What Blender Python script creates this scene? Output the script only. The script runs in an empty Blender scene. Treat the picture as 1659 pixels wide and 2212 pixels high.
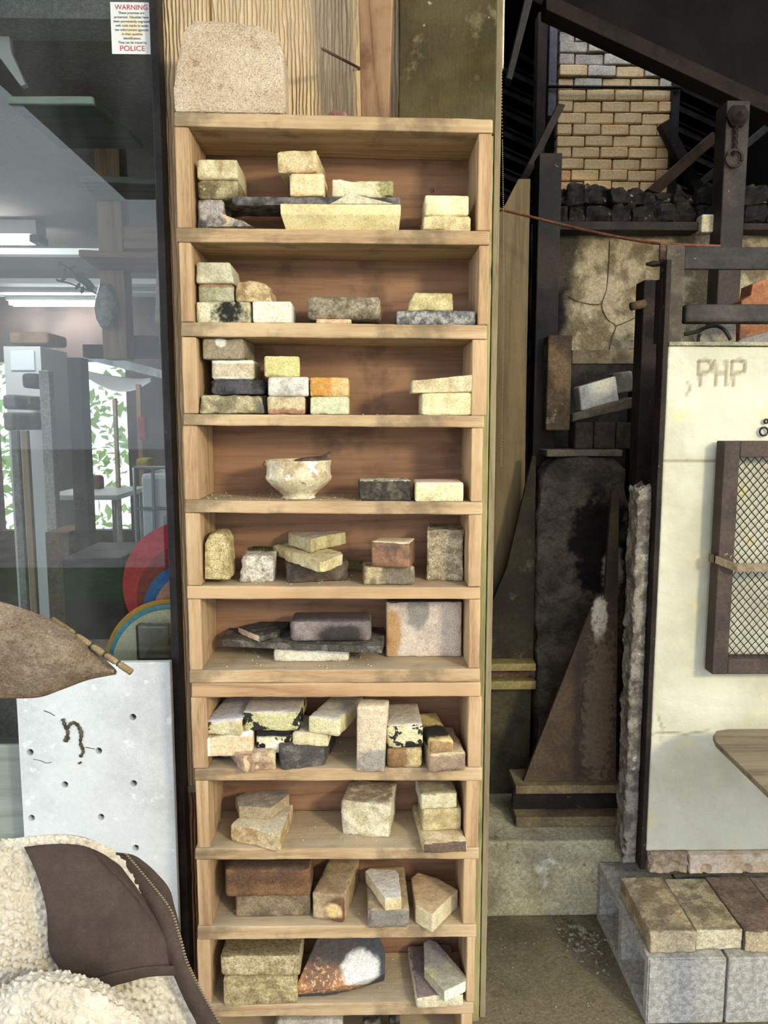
import bpy, bmesh, math, random
from mathutils import Vector, Matrix, noise
random.seed(7)
SC = bpy.context.scene
COL = SC.collection

# ------------------------------------------------------------------ camera
W_PX, H_PX, FPX = 1659.0, 2212.0, 1631.0
CAM = Vector((0, 0, 1.65))
PITCH, YAW = math.atan(198 / FPX), math.radians(1.2)
FWD = Vector((math.sin(YAW) * math.cos(PITCH), math.cos(YAW) * math.cos(PITCH), -math.sin(PITCH)))
RGT = Vector((math.cos(YAW), -math.sin(YAW), 0))
UPV = RGT.cross(FWD)
cam_d = bpy.data.cameras.new('camera')
cam_d.sensor_fit = 'VERTICAL'; cam_d.sensor_height = 36.0; cam_d.lens = FPX / H_PX * 36.0
cam_d.clip_start = 0.02; cam_d.clip_end = 200
cam = bpy.data.objects.new('camera', cam_d); COL.objects.link(cam)
m = Matrix((RGT, UPV, -FWD)).transposed().to_4x4(); m.translation = CAM
cam.matrix_world = m
SC.camera = cam

# ------------------------------------------------------------------ light
vs = SC.view_settings
vs.view_transform = 'Standard'; vs.look = 'None'; vs.gamma = 1.0; vs.use_curve_mapping = False
vs.exposure = 0.55
wd = bpy.data.worlds.new('overcast_sky'); SC.world = wd; wd.use_nodes = True
bg = wd.node_tree.nodes['Background']
bg.inputs[0].default_value = (0.86, 0.93, 1.0, 1); bg.inputs[1].default_value = 1.9

def area(name, loc, target, size, power, color, size_y=None):
    l = bpy.data.lights.new(name, 'AREA'); l.energy = power; l.color = color
    l.size = size
    if size_y: l.shape = 'RECTANGLE'; l.size_y = size_y
    o = bpy.data.objects.new(name, l); COL.objects.link(o); o.location = loc
    o.rotation_euler = (Vector(target) - Vector(loc)).to_track_quat('-Z', 'Y').to_euler()
    return o
area('warm_flood_lamp', (2.5, -1.5, 2.65), (0.9, 2.1, 0.9), 0.45, 92, (1.0, 0.86, 0.52))

# ------------------------------------------------------------------ pixel to place
def ray(px, py):
    return FWD + RGT * ((px - W_PX / 2) / FPX) - UPV * ((py - H_PX / 2) / FPX)
def P(px, py, Y):
    d = ray(px, py); return CAM + d * ((Y - CAM.y) / d.y)
def G(px, py, z):
    d = ray(px, py); return CAM + d * ((z - CAM.z) / d.z)
def PT(px, py, a, n):            # plane through point a with normal n
    d = ray(px, py); return CAM + d * ((Vector(a) - CAM).dot(n) / d.dot(n))

# ------------------------------------------------------------------ materials
PAL = [1.0, 1.0]           # saturation and gain of the palette in use
def lin(c):
    r = []
    g_ = .3 * c[0] + .59 * c[1] + .11 * c[2]
    c = [min(245, max(4, (g_ + (v - g_) * PAL[0]) * PAL[1])) for v in c[:3]]
    for v in c[:3]:
        v = v / 255.0
        r.append(v / 12.92 if v <= 0.04045 else ((v + 0.055) / 1.055) ** 2.4)
    return (r[0], r[1], r[2], 1.0)

class NB:
    def __init__(s, name):
        s.m = bpy.data.materials.new(name); s.m.use_nodes = True
        s.t = s.m.node_tree; s.n = s.t.nodes; s.l = s.t.links
        s.b = s.n['Principled BSDF']; s.tc = s.n.new('ShaderNodeTexCoord')
    def put(s, sock, v):
        if hasattr(v, 'is_output'): s.l.new(v, sock)
        elif isinstance(v, (tuple, list)) and len(v) == 3 and sock.type == 'RGBA': sock.default_value = lin(v)
        else: sock.default_value = v
    def map(s, co='Object', scale=(1, 1, 1), rot=(0, 0, 0), loc=(0, 0, 0)):
        k = s.n.new('ShaderNodeMapping'); s.l.new(s.tc.outputs[co], k.inputs[0])
        k.inputs['Scale'].default_value = scale; k.inputs['Rotation'].default_value = rot; k.inputs['Location'].default_value = loc
        return k.outputs[0]
    def noise(s, vec, scale, detail=4, rough=.55, dist=0):
        k = s.n.new('ShaderNodeTexNoise'); s.l.new(vec, k.inputs['Vector'])
        k.inputs['Scale'].default_value = scale; k.inputs['Detail'].default_value = detail
        k.inputs['Roughness'].default_value = rough; k.inputs['Distortion'].default_value = dist
        return k.outputs['Fac']
    def voro(s, vec, scale, feat='F1'):
        k = s.n.new('ShaderNodeTexVoronoi'); s.l.new(vec, k.inputs['Vector']); k.feature = feat
        k.inputs['Scale'].default_value = scale
        return k.outputs['Distance']
    def wave(s, vec, scale, dist, dscale=1.0, bands='X', detail=2):
        k = s.n.new('ShaderNodeTexWave'); s.l.new(vec, k.inputs['Vector']); k.bands_direction = bands
        k.inputs['Scale'].default_value = scale; k.inputs['Distortion'].default_value = dist
        k.inputs['Detail Scale'].default_value = dscale; k.inputs['Detail'].default_value = detail
        return k.outputs['Fac']
    def math(s, op, a, b=0.0, c=None):
        k = s.n.new('ShaderNodeMath'); k.operation = op; s.put(k.inputs[0], a); s.put(k.inputs[1], b)
        if c is not None: s.put(k.inputs[2], c)
        return k.outputs[0]
    def step(s, v, lo, hi):
        k = s.n.new('ShaderNodeMapRange'); k.interpolation_type = 'SMOOTHSTEP'
        s.put(k.inputs[0], v); k.inputs[1].default_value = lo; k.inputs[2].default_value = hi
        return k.outputs[0]
    def mix(s, f, a, b, mode='MIX'):
        k = s.n.new('ShaderNodeMix'); k.data_type = 'RGBA'; k.blend_type = mode
        s.put(k.inputs[0], f); s.put(k.inputs[6], a); s.put(k.inputs[7], b)
        return k.outputs[2]
    def ramp(s, f, stops):
        k = s.n.new('ShaderNodeValToRGB'); s.l.new(f, k.inputs[0]); e = k.color_ramp.elements
        while len(e) < len(stops): e.new(0.5)
        for i, (p, c) in enumerate(stops): e[i].position = p; e[i].color = lin(c)
        return k.outputs[0]
    def bump(s, h, strength, dist, nrm=None):
        k = s.n.new('ShaderNodeBump'); s.l.new(h, k.inputs['Height'])
        k.inputs['Strength'].default_value = strength; k.inputs['Distance'].default_value = dist
        if nrm is not None: s.l.new(nrm, k.inputs['Normal'])
        return k.outputs[0]
    def done(s, col, rough=.85, nrm=None, metal=0.0, spec=.3):
        s.put(s.b.inputs['Base Color'], col); s.put(s.b.inputs['Roughness'], rough)
        s.b.inputs['Metallic'].default_value = metal; s.b.inputs['Specular IOR Level'].default_value = spec
        if nrm is not None: s.l.new(nrm, s.b.inputs['Normal'])
        return s.m

MATS = {}
def stone(name, base, var=None, vs_=14, lo=.4, hi=.62, grain=.25, gs=260, spots=(), over=(), rough=.9, bump=.5, bs=180, bd=.003, metal=0., spec=.25, pits=0, ps=140, mott=.22, speck=.5):
    """rough mineral or metal surface: base colour, large variation, fine grain, noise patches, and stains with a place of their own"""
    if name in MATS: return MATS[name]
    b = NB(name); o = b.map(loc=(hash_(name), hash_(name + 'y'), 0))
    col = base
    if var is not None:
        col = b.mix(b.step(b.noise(o, vs_, 5), lo, hi), base, var)
    for (c, sc, l, h) in spots:
        col = b.mix(b.step(b.noise(o, sc, 4, .6), l, h), col, c)
    for ov in over:
        nz = b.noise(o, ov.get('ns', 40), 4, .6)
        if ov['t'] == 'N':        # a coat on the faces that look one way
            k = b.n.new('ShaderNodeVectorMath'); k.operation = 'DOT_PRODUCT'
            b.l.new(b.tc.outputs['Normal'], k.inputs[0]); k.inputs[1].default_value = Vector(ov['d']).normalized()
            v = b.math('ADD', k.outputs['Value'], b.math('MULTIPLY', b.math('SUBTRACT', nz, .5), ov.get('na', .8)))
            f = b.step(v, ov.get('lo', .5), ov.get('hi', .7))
        else:                     # a stain at one spot of the thing
            k = b.n.new('ShaderNodeMapping'); b.l.new(b.tc.outputs['Generated'], k.inputs[0])
            r = ov['r']; c = ov['c']
            k.inputs['Scale'].default_value = (1 / r[0], 1 / r[1], 1 / r[2])
            k.inputs['Location'].default_value = (-c[0] / r[0], -c[1] / r[1], -c[2] / r[2])
            k2 = b.n.new('ShaderNodeVectorMath'); k2.operation = 'LENGTH'; b.l.new(k.outputs[0], k2.inputs[0])
            v = b.math('ADD', k2.outputs['Value'], b.math('MULTIPLY', b.math('SUBTRACT', nz, .5), ov.get('na', 1.0)))
            f = b.step(v, ov.get('hi', 1.15), ov.get('lo', .75))
        if 'amt' in ov: f = b.math('MULTIPLY', f, ov['amt'])
        col = b.mix(f, col, ov['col'])
    mid = b.noise(o, 75, 4, .65)
    col = b.mix(mott, col, b.ramp(mid, [(.30, (58, 52, 46)), (.47, (170, 166, 160)), (.62, (255, 252, 246))]), 'OVERLAY')
    sp_ = b.noise(o, 340, 2, .5)
    col = b.mix(b.math('MULTIPLY', b.step(sp_, .585, .66), speck), col, b.mix(.72, col, (38, 32, 26)))
    col = b.mix(b.math('MULTIPLY', b.step(sp_, .40, .33), speck), col, (150, 148, 142), 'DODGE')
    g = b.noise(o, gs, 3, .7)
    col = b.mix(grain, col, b.ramp(g, [(.3, (70, 70, 70)), (.5, (188, 188, 188)), (.72, (255, 255, 255))]), 'OVERLAY')
    h = b.math('ADD', b.noise(o, bs, 5, .7), b.math('MULTIPLY', mid, .6))
    if pits:
        pv = b.step(b.voro(o, ps), .0, .42)
        h = b.math('ADD', h, b.math('MULTIPLY', pv, pits))
        col = b.mix(b.math('MULTIPLY', b.math('SUBTRACT', 1.0, b.step(b.voro(o, ps), .08, .30)), .35 * min(pits, 1.5)), col, (95, 80, 60))
    nrm = b.bump(h, min(1., bump * 1.35), bd)
    MATS[name] = b.done(col, rough, nrm, metal, spec)
    return MATS[name]

def hash_(s):
    v = 0
    for ch in s: v = (v * 31 + ord(ch)) % 9973
    return v * .37

def wood(name, c1, c2, c3, axis='X', fine=60, ring=9, rough=.8, bump=.35, stain=None, bd=.002, ringamt=.45, dust=0.):
    if name in MATS: return MATS[name]
    b = NB(name)
    k = b.n.new('ShaderNodeObjectInfo')
    st = {'X': (.06, 1, 1), 'Y': (1, .06, 1), 'Z': (1, 1, .06)}[axis]
    o = b.map(scale=st)
    ad = b.n.new('ShaderNodeVectorMath'); ad.operation = 'ADD'; b.l.new(o, ad.inputs[0])
    mu = b.math('MULTIPLY', k.outputs['Random'], 37.0)
    cb = b.n.new('ShaderNodeCombineXYZ'); b.l.new(mu, cb.inputs[0]); b.l.new(mu, cb.inputs[1]); b.l.new(mu, cb.inputs[2])
    b.l.new(cb.outputs[0], ad.inputs[1]); o = ad.outputs[0]
    n1 = b.noise(o, ring, 3, .5, .6)
    rings = b.math('FRACT', b.math('MULTIPLY', n1, 7.0))
    rr = b.math('PINGPONG', rings, .5)
    n2 = b.math('ADD', b.math('MULTIPLY', b.noise(o, fine * 2.2, 4, .65), .5), b.math('MULTIPLY', b.noise(o, fine * 9, 3, .6), .5))
    f = b.math('ADD', b.math('MULTIPLY', rr, ringamt), b.math('MULTIPLY', n2, .75))
    col = b.ramp(f, [(.26, c3), (.48, c1), (.72, c2)])
    p = b.noise(b.map(), 5, 4)
    col = b.mix(b.math('MULTIPLY', b.step(p, .35, .75), .35), col, c3)
    if stain:
        col = b.mix(b.math('MULTIPLY', b.step(b.noise(b.map(loc=(3, 1, 2)), stain[1], 5, .6), stain[2], stain[2] + .16), stain[3]), col, stain[0])
    if dust:
        k3 = b.n.new('ShaderNodeSeparateXYZ'); b.l.new(b.tc.outputs['Normal'], k3.inputs[0])
        col = b.mix(b.math('MULTIPLY', b.step(k3.outputs['Z'], .75, .95), b.math('MULTIPLY', b.step(b.noise(b.map(), 18, 5), .25, .55), dust)), col, (178, 162, 132))
    h = b.math('ADD', b.math('MULTIPLY', n2, .8), b.math('MULTIPLY', rr, .5))
    MATS[name] = b.done(col, rough, b.bump(h, bump, bd), 0, .25)
    return MATS[name]

def plain(name, c, rough=.6, metal=0., spec=.4, emit=None, es=0):
    if name in MATS: return MATS[name]
    b = NB(name); b.done(c, rough, None, metal, spec)
    if emit:
        b.b.inputs['Emission Color'].default_value = lin(emit); b.b.inputs['Emission Strength'].default_value = es
    MATS[name] = b.m
    return b.m

# ------------------------------------------------------------------ objects
WL = {}          # world place of each empty or object
def tag(o, label=None, cat=None, group=None, kind=None):
    if label: o['label'] = label
    if cat: o['category'] = cat
    if group: o['group'] = group
    if kind: o['kind'] = kind
    return o
def thing(name, loc, label, cat, group=None, kind=None):
    o = bpy.data.objects.new(name, None); COL.objects.link(o); o.location = loc; o.empty_display_size = .05
    WL[o] = Vector(loc)
    return tag(o, label, cat, group, kind)
def obj(name, me, mat, parent=None, origin=None, label=None, cat=None, group=None, kind=None, smooth=False):
    """link a mesh given in world coordinates; its origin goes to the middle of its base"""
    if origin is None:
        xs = [v.co for v in me.vertices]
        lo = Vector((min(v.x for v in xs), min(v.y for v in xs), min(v.z for v in xs)))
        hi = Vector((max(v.x for v in xs), max(v.y for v in xs), max(v.z for v in xs)))
        origin = Vector(((lo.x + hi.x) / 2, (lo.y + hi.y) / 2, lo.z))
    origin = Vector(origin)
    me.transform(Matrix.Translation(-origin))
    me.materials.clear(); me.materials.append(mat)
    if smooth: me.shade_smooth()
    o = bpy.data.objects.new(name, me); COL.objects.link(o)
    WL[o] = origin
    if parent is not None:
        o.parent = parent; o.location = origin - WL[parent]
    else: o.location = origin
    return tag(o, label, cat, group, kind)

def ticks(L, cell, r):
    r = min(r, L * .3)
    n = max(1, int(round((L - 2 * r) / cell)))
    return [0, r * .35, r] + [r + (L - 2 * r) * i / n for i in range(1, n)] + [L - r, L - r * .35, L], r

def hexa(c, cell=.01, r=.004, amp=.0006, freq=60, wav=0., wfreq=9, broken=None, bf=22, seed=0, chip=0.):
    """rounded, roughened block on eight corners: c = bottom FL FR BR BL, top FL FR BR BL"""
    c = [Vector(v) for v in c]
    L = [((c[1] - c[0]).length + (c[2] - c[3]).length + (c[5] - c[4]).length + (c[6] - c[7]).length) / 4,
         ((c[3] - c[0]).length + (c[2] - c[1]).length + (c[7] - c[4]).length + (c[6] - c[5]).length) / 4,
         ((c[4] - c[0]).length + (c[5] - c[1]).length + (c[6] - c[2]).length + (c[7] - c[3]).length) / 4]
    rr = min(r, min(L) * .3)
    T = [ticks(l, cell, rr)[0] for l in L]
    N = [len(t) - 1 for t in T]
    vid = {}; pos = []; par = []
    def vert(i, j, k):
        key = (i, j, k)
        if key in vid: return vid[key]
        p = Vector((T[0][i], T[1][j], T[2][k]))
        q = Vector([min(max(p[a], rr), L[a] - rr) for a in range(3)])
        d = p - q
        if d.length > 1e-9: p = q + d.normalized() * rr
        u, v, w = p.x / L[0], p.y / L[1], p.z / L[2]
        bot = (c[0] * (1 - u) + c[1] * u) * (1 - v) + (c[3] * (1 - u) + c[2] * u) * v
        top = (c[4] * (1 - u) + c[5] * u) * (1 - v) + (c[7] * (1 - u) + c[6] * u) * v
        vid[key] = len(pos); pos.append(bot * (1 - w) + top * w); par.append((p.x, p.y, p.z))
        return vid[key]
    F = []
    for i in range(N[0]):
        for j in range(N[1]):
            F.append((vert(i, j, 0), vert(i, j + 1, 0), vert(i + 1, j + 1, 0), vert(i + 1, j, 0)))
            F.append((vert(i, j, N[2]), vert(i + 1, j, N[2]), vert(i + 1, j + 1, N[2]), vert(i, j + 1, N[2])))
        for k in range(N[2]):
            F.append((vert(i, 0, k), vert(i + 1, 0, k), vert(i + 1, 0, k + 1), vert(i, 0, k + 1)))
            F.append((vert(i, N[1], k), vert(i, N[1], k + 1), vert(i + 1, N[1], k + 1), vert(i + 1, N[1], k)))
    for j in range(N[1]):
        for k in range(N[2]):
            F.append((vert(0, j, k), vert(0, j, k + 1), vert(0, j + 1, k + 1), vert(0, j + 1, k)))
            F.append((vert(N[0], j, k), vert(N[0], j + 1, k), vert(N[0], j + 1, k + 1), vert(N[0], j, k + 1)))
    me = bpy.data.meshes.new('block'); me.from_pydata([tuple(p) for p in pos], [], F); me.update()
    if amp or wav or broken:
        nr = [v.normal.copy() for v in me.vertices]
        ax = {'L': (0, 0, -1), 'R': (0, 1, 1), 'F': (1, 0, -1), 'B': (1, 1, 1), 'D': (2, 0, -1), 'T': (2, 1, 1)}
        e = [(c[1] - c[0]).normalized(), (c[3] - c[0]).normalized(), (c[4] - c[0]).normalized()]
        so = Vector((seed * 3.7, seed * 1.3, seed * 7.1))
        for v in me.vertices:
            p = v.co.copy(); q = p + so
            d = 0
            if amp: d += amp * (noise.noise(q * freq) + .6 * noise.noise(q * freq * 2.7))
            if wav: d += wav * noise.noise(q * wfreq)
            off = nr[v.index] * d
            if chip:
                pr = par[v.index]
                ne = sum(1 for a_ in range(3) if pr[a_] < rr * .9 or pr[a_] > L[a_] - rr * .9)
                if ne >= 2: off -= nr[v.index] * chip * max(0., noise.noise(q * 38) + .5 * noise.noise(q * 95) - .05) * 2
            if broken:
                for k, a in broken.items():
                    axis, side, sg = ax[k]
                    t = par[v.index][axis]; t = t if side == 0 else L[axis] - t
                    w = max(0., 1 - t / .03)
                    if w > 0:
                        n = noise.fractal(q * bf, 1.0, 2.0, 4)
                        cc = noise.noise(q * bf * .45 + Vector((9, 9, 9)))
                        off -= e[axis] * sg * a * w * (.6 + 1.0 * n + .5 * noise.noise(q * bf * 3.3) + .5 * cc)
            v.co = p + off
    me.update()
    return me

def prism(A, B, cell=.01, r=.004, amp=.0008, freq=55, wav=0., wfreq=9, seed=0, chip=0.):
    """rough block between two alike outlines of any number of corners"""
    bm = bmesh.new(); n = len(A)
    a = [bm.verts.new(p) for p in A]; b_ = [bm.verts.new(p) for p in B]
    bm.faces.new(a); bm.faces.new(b_[::-1])
    for i in range(n):
        j = (i + 1) % n
        bm.faces.new((a[j], a[i], b_[i], b_[j]))
    bmesh.ops.recalc_face_normals(bm, faces=bm.faces)
    if r: bmesh.ops.bevel(bm, geom=list(bm.edges), offset=r, segments=2, affect='EDGES', profile=.6, clamp_overlap=True)
    bmesh.ops.triangulate(bm, faces=bm.faces)
    for it in range(7):
        lg = [e for e in bm.edges if e.calc_length() > cell * 1.5]
        if not lg: break
        bmesh.ops.subdivide_edges(bm, edges=lg, cuts=1)
        bmesh.ops.triangulate(bm, faces=[f for f in bm.faces if len(f.verts) > 3])
        if it < 4: bmesh.ops.beautify_fill(bm, faces=bm.faces, edges=[e for e in bm.edges if e.calc_length() > cell and len(e.link_faces) == 2 and e.calc_face_angle(9) < .02])
    bm.normal_update()
    so = Vector((seed * 3.7, seed * 1.3, seed * 7.1))
    offs = []
    for v in bm.verts:
        q = v.co + so
        d = amp * (noise.noise(q * freq) + .6 * noise.noise(q * freq * 2.7)) + wav * noise.noise(q * wfreq)
        if chip: d -= chip * max(0, noise.fractal(q * 24, 1.0, 2.0, 4))
        offs.append(v.normal * d)
    for v, o in zip(bm.verts, offs): v.co += o
    me = bpy.data.meshes.new('prism'); bm.to_mesh(me); bm.free()
    return me

def box8(x0, x1, y0, y1, z0, z1):
    return [(x0, y0, z0), (x1, y0, z0), (x1, y1, z0), (x0, y1, z0), (x0, y0, z1), (x1, y0, z1), (x1, y1, z1), (x0, y1, z1)]
def pbox(x0, x1, yt, yb, Y, d):
    """block whose front face fills the given pixels at depth Y"""
    ym = (yt + yb) / 2
    X0, X1 = P(x0, ym, Y).x, P(x1, ym, Y).x
    Z1, Z0 = P((x0 + x1) / 2, yt, Y).z, P((x0 + x1) / 2, yb, Y).z
    return box8(X0, X1, Y, Y + d, Z0, Z1)
def pquad(fl, fr, tr, tl, Y, d):
    """block whose front face has four pixel corners at depth Y"""
    a = [P(*fl, Y), P(*fr, Y), P(*tr, Y), P(*tl, Y)]; e = Vector((0, d, 0))
    return [a[0], a[1], a[1] + e, a[0] + e, a[3], a[2], a[2] + e, a[3] + e]
def tubes(paths, r, seg=8, closed=False):
    bm = bmesh.new()
    for pts in paths:
        pts = [Vector(p) for p in pts]; rings = []
        n = len(pts)
        for i, p in enumerate(pts):
            t = (pts[min(i + 1, n - 1)] - pts[max(i - 1, 0)])
            if closed: t = pts[(i + 1) % n] - pts[i - 1]
            t.normalize()
            u = t.cross(Vector((0, 0, 1)) if abs(t.z) < .9 else Vector((1, 0, 0))).normalized(); w = t.cross(u)
            rad = r[i] if isinstance(r, (list, tuple)) else r
            rings.append([bm.verts.new(p + (u * math.cos(2 * math.pi * k / seg) + w * math.sin(2 * math.pi * k / seg)) * rad) for k in range(seg)])
        for i in range(n if closed else n - 1):
            a, b_ = rings[i], rings[(i + 1) % n]
            for k in range(seg): bm.faces.new((a[k], a[(k + 1) % seg], b_[(k + 1) % seg], b_[k]))
        if not closed: bm.faces.new(rings[0]); bm.faces.new(rings[-1][::-1])
    bmesh.ops.recalc_face_normals(bm, faces=bm.faces)
    me = bpy.data.meshes.new('tube'); bm.to_mesh(me); bm.free(); me.shade_smooth(); return me
def boxes(list8, bevel=0):
    bm = bmesh.new()
    for c in list8:
        v = [bm.verts.new(p) for p in c]
        for f in ((0, 3, 2, 1), (4, 5, 6, 7), (0, 1, 5, 4), (1, 2, 6, 5), (2, 3, 7, 6), (3, 0, 4, 7)): bm.faces.new([v[i] for i in f])
    bmesh.ops.recalc_face_normals(bm, faces=bm.faces)
    if bevel: bmesh.ops.bevel(bm, geom=list(bm.edges), offset=bevel, segments=2, affect='EDGES', clamp_overlap=True)
    me = bpy.data.meshes.new('boxes'); bm.to_mesh(me); bm.free(); return me
def lathe(prof, center, seg=48, wob=0):
    bm = bmesh.new(); rings = []
    for r_, z in prof:
        rings.append([bm.verts.new((center[0] + max(r_, 1e-4) * math.cos(2 * math.pi * k / seg) * (1 + wob * math.sin(3 * 2 * math.pi * k / seg)), center[1] + max(r_, 1e-4) * math.sin(2 * math.pi * k / seg), center[2] + z)) for k in range(seg)])
    for a, b_ in zip(rings, rings[1:]):
        for k in range(seg): bm.faces.new((a[k], a[(k + 1) % seg], b_[(k + 1) % seg], b_[k]))
    bm.faces.new(rings[0][::-1]); bm.faces.new(rings[-1])
    bmesh.ops.recalc_face_normals(bm, faces=bm.faces)
    me = bpy.data.meshes.new('lathe'); bm.to_mesh(me); bm.free(); me.shade_smooth(); return me
def crom(pts, n):
    """points along a smooth curve through pts"""
    pts = [Vector(p) for p in pts]; out = []
    for i in range(len(pts) - 1):
        a, b_, c_, d = pts[max(i - 1, 0)], pts[i], pts[i + 1], pts[min(i + 2, len(pts) - 1)]
        for k in range(n):
            t = k / n
            out.append(.5 * ((2 * b_) + (c_ - a) * t + (2 * a - 5 * b_ + 4 * c_ - d) * t * t + (3 * b_ - a - 3 * c_ + d) * t ** 3))
    return out + [pts[-1]]
def sheet(rows, n, thick, disp=None, seed=0):
    """thick cloth through a grid of control points; disp(point) raises the front side"""
    R = [crom(r_, n) for r_ in rows]
    cols = [crom([R[i][j] for i in range(len(R))], n) for j in range(len(R[0]))]
    nu, nv = len(cols), len(cols[0])
    grid = [[cols[i][j] for i in range(nu)] for j in range(nv)]
    V_, F_ = [], []
    nor = []
    for j in range(nv):
        for i in range(nu):
            du = grid[j][min(i + 1, nu - 1)] - grid[j][max(i - 1, 0)]
            dv = grid[min(j + 1, nv - 1)][i] - grid[max(j - 1, 0)][i]
            nn = dv.cross(du)
            nn = nn.normalized() if nn.length > 1e-9 else Vector((0, -1, 0))
            if nn.y > 0: nn = -nn
            nor.append(nn)
    for side in (0, 1):
        for j in range(nv):
            for i in range(nu):
                p = grid[j][i]; nn = nor[j * nu + i]
                edge = min(i, j, nu - 1 - i, nv - 1 - j)
                rnd = min(1.0, edge / 3.0) if thick > .002 else 1
                tt = thick * .5 * (.25 + .75 * math.sqrt(rnd))
                q = p + nn * (tt if side == 0 else -tt)
                if disp: q = q + nn * disp(p) * min(1., edge / 1.5) * (1 if side == 0 else -.6)
                V_.append(tuple(q))
    o2 = nu * nv
    for j in range(nv - 1):
        for i in range(nu - 1):
            a = j * nu + i
            F_.append((a, a + nu, a + nu + 1, a + 1)); F_.append((o2 + a, o2 + a + 1, o2 + a + nu + 1, o2 + a + nu))
    for i in range(nu - 1):
        F_.append((i, i + 1, o2 + i + 1, o2 + i)); b_ = (nv - 1) * nu + i; F_.append((b_, o2 + b_, o2 + b_ + 1, b_ + 1))
    for j in range(nv - 1):
        a = j * nu; F_.append((a, o2 + a, o2 + a + nu, a + nu)); b_ = a + nu - 1; F_.append((b_, b_ + nu, o2 + b_ + nu, o2 + b_))
    me = bpy.data.meshes.new('sheet'); me.from_pydata(V_, [], F_); me.update()
    bm = bmesh.new(); bm.from_mesh(me); bmesh.ops.recalc_face_normals(bm, faces=bm.faces); bm.to_mesh(me); bm.free()
    me.shade_smooth(); return me
def text_mesh(body, size, align='CENTER', depth=.0004):
    cu = bpy.data.curves.new('lettering', 'FONT'); cu.body = body; cu.size = size; cu.align_x = align; cu.extrude = depth
    o = bpy.data.objects.new('lettering', cu); COL.objects.link(o)
    bpy.context.view_layer.update()
    me = bpy.data.meshes.new_from_object(o.evaluated_get(bpy.context.evaluated_depsgraph_get()))
    bpy.data.objects.remove(o); bpy.data.curves.remove(cu)
    me.transform(Matrix.Rotation(math.radians(90), 4, 'X'))
    return me
# ------------------------------------------------------------------ materials in common
M_SIDING = None
def siding_mat():
    b = NB('painted_grain_siding')
    o = b.map(scale=(1, 1, .035))
    n = b.noise(o, 150, 4, .6, .5)
    w = b.wave(b.map(scale=(1, 1, .16)), 34, 4.5, 2.2, 'X', 2)
    h = b.math('ADD', b.math('MULTIPLY', n, .5), w)
    col = b.ramp(h, [(.10, (198, 166, 134)), (.34, (218, 190, 156)), (1.0, (228, 204, 168))])
    col = b.mix(b.math('MULTIPLY', b.step(b.noise(b.map(), 5, 4), .4, .7), .35), col, (222, 196, 152))
    return b.done(col, .75, b.bump(h, 1.0, .005), 0, .3)
M_SIDING = siding_mat()
PAL[:] = [.80, 1.0]
M_BOARD = wood('rough_sawn_fir', (192, 158, 114), (212, 182, 138), (150, 112, 74), 'X', 60, 8, .85, .5, ((92, 80, 60), 7, .53, .6), .003, dust=.7)
M_BOARDY = wood('planed_fir', (184, 142, 98), (200, 160, 114), (140, 98, 64), 'X', 40, 5, .8, .35, ((110, 84, 60), 3, .62, .4), dust=.7, ringamt=.9)
M_SIDE = wood('fir_upright', (190, 152, 108), (208, 174, 128), (144, 102, 66), 'Z', 60, 8, .85, .5, ((84, 70, 52), 7, .54, .6), .003)
M_BACK = wood('red_fir_plywood', (150, 106, 76), (166, 122, 88), (112, 76, 54), 'X', 16, 4, .75, .15, ((80, 56, 42), 6, .52, .6))
M_OLIVE = wood('mossy_trim_wood', (150, 142, 88), (178, 170, 110), (104, 98, 58), 'Z', 50, 6, .85, .4, ((80, 84, 50), 6, .52, .6))

# ------------------------------------------------------------------ ground, front wall
D = 1.75            # front plane of the shelf
DEP = .185          # its depth
YW = 1.955          # face of the wall behind it
M_FLOOR = stone('stained_concrete', (116, 105, 80), (84, 76, 56), 3.0, .38, .66, .3, 160, spots=(((84, 76, 56), 9, .58, .72), ((196, 188, 160), 120, .70, .74)), bump=.35, bs=60, bd=.004)
M_GRASS = stone('grass', (88, 124, 50), (120, 150, 70), 6, .4, .6, .4, 90, bump=.8, bs=80, bd=.02)
fl = obj('floor', boxes([box8(-5, 5, -3.0, 8.5, -.12, 0)]), M_FLOOR, kind='structure')
gr = obj('ground', boxes([box8(-30, 30, -40, -4.6, -.15, -.001)]), stone('pale_gravel', (206, 200, 188), (178, 172, 160), 4, bump=.5), kind='structure')
obj('lawn_strip', boxes([box8(-30, 30, -4.6, -3.0, -.15, -.001)]), M_GRASS, kind='structure')
XL = P(367, 900, YW).x
XR = P(1068, 900, YW).x
wall = obj('wall_front', boxes([box8(XL, XR, YW + .012, YW + .10, 0, 3.1)]), M_SIDING, kind='structure')
xa = P(456, 100, YW).x; xb = P(778, 150, YW).x
zsp = P(400, 1704, YW).z
for x0, x1, z0_ in ((XL, xa - .003, zsp + .002), (xa + .003, xb, 0), (xb + .02, XR - .002, 0)):
    obj('siding_panel', hexa(box8(x0, x1, YW, YW + .0125, z0_, 3.1), .05, .003, .0006, 20), M_SIDING, wall)
def bare_mat():
    b = NB('bare_grain_siding')
    w = b.wave(b.map(scale=(1, 1, .12)), 24, 9, 2.4, 'X', 3); n = b.noise(b.map(scale=(1, 1, .05)), 160, 4, .6)
    h = b.math('ADD', b.math('MULTIPLY', n, .4), w)
    return b.done(b.ramp(h, [(.15, (72, 46, 34)), (.45, (142, 98, 68)), (1.0, (182, 138, 102))]), .8, b.bump(h, 1.0, .006), 0, .25)
obj('siding_panel', hexa(box8(XL, xa - .003, YW, YW + .0125, 0, zsp - .002), .05, .003, .0006, 20), bare_mat(), wall)
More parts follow.
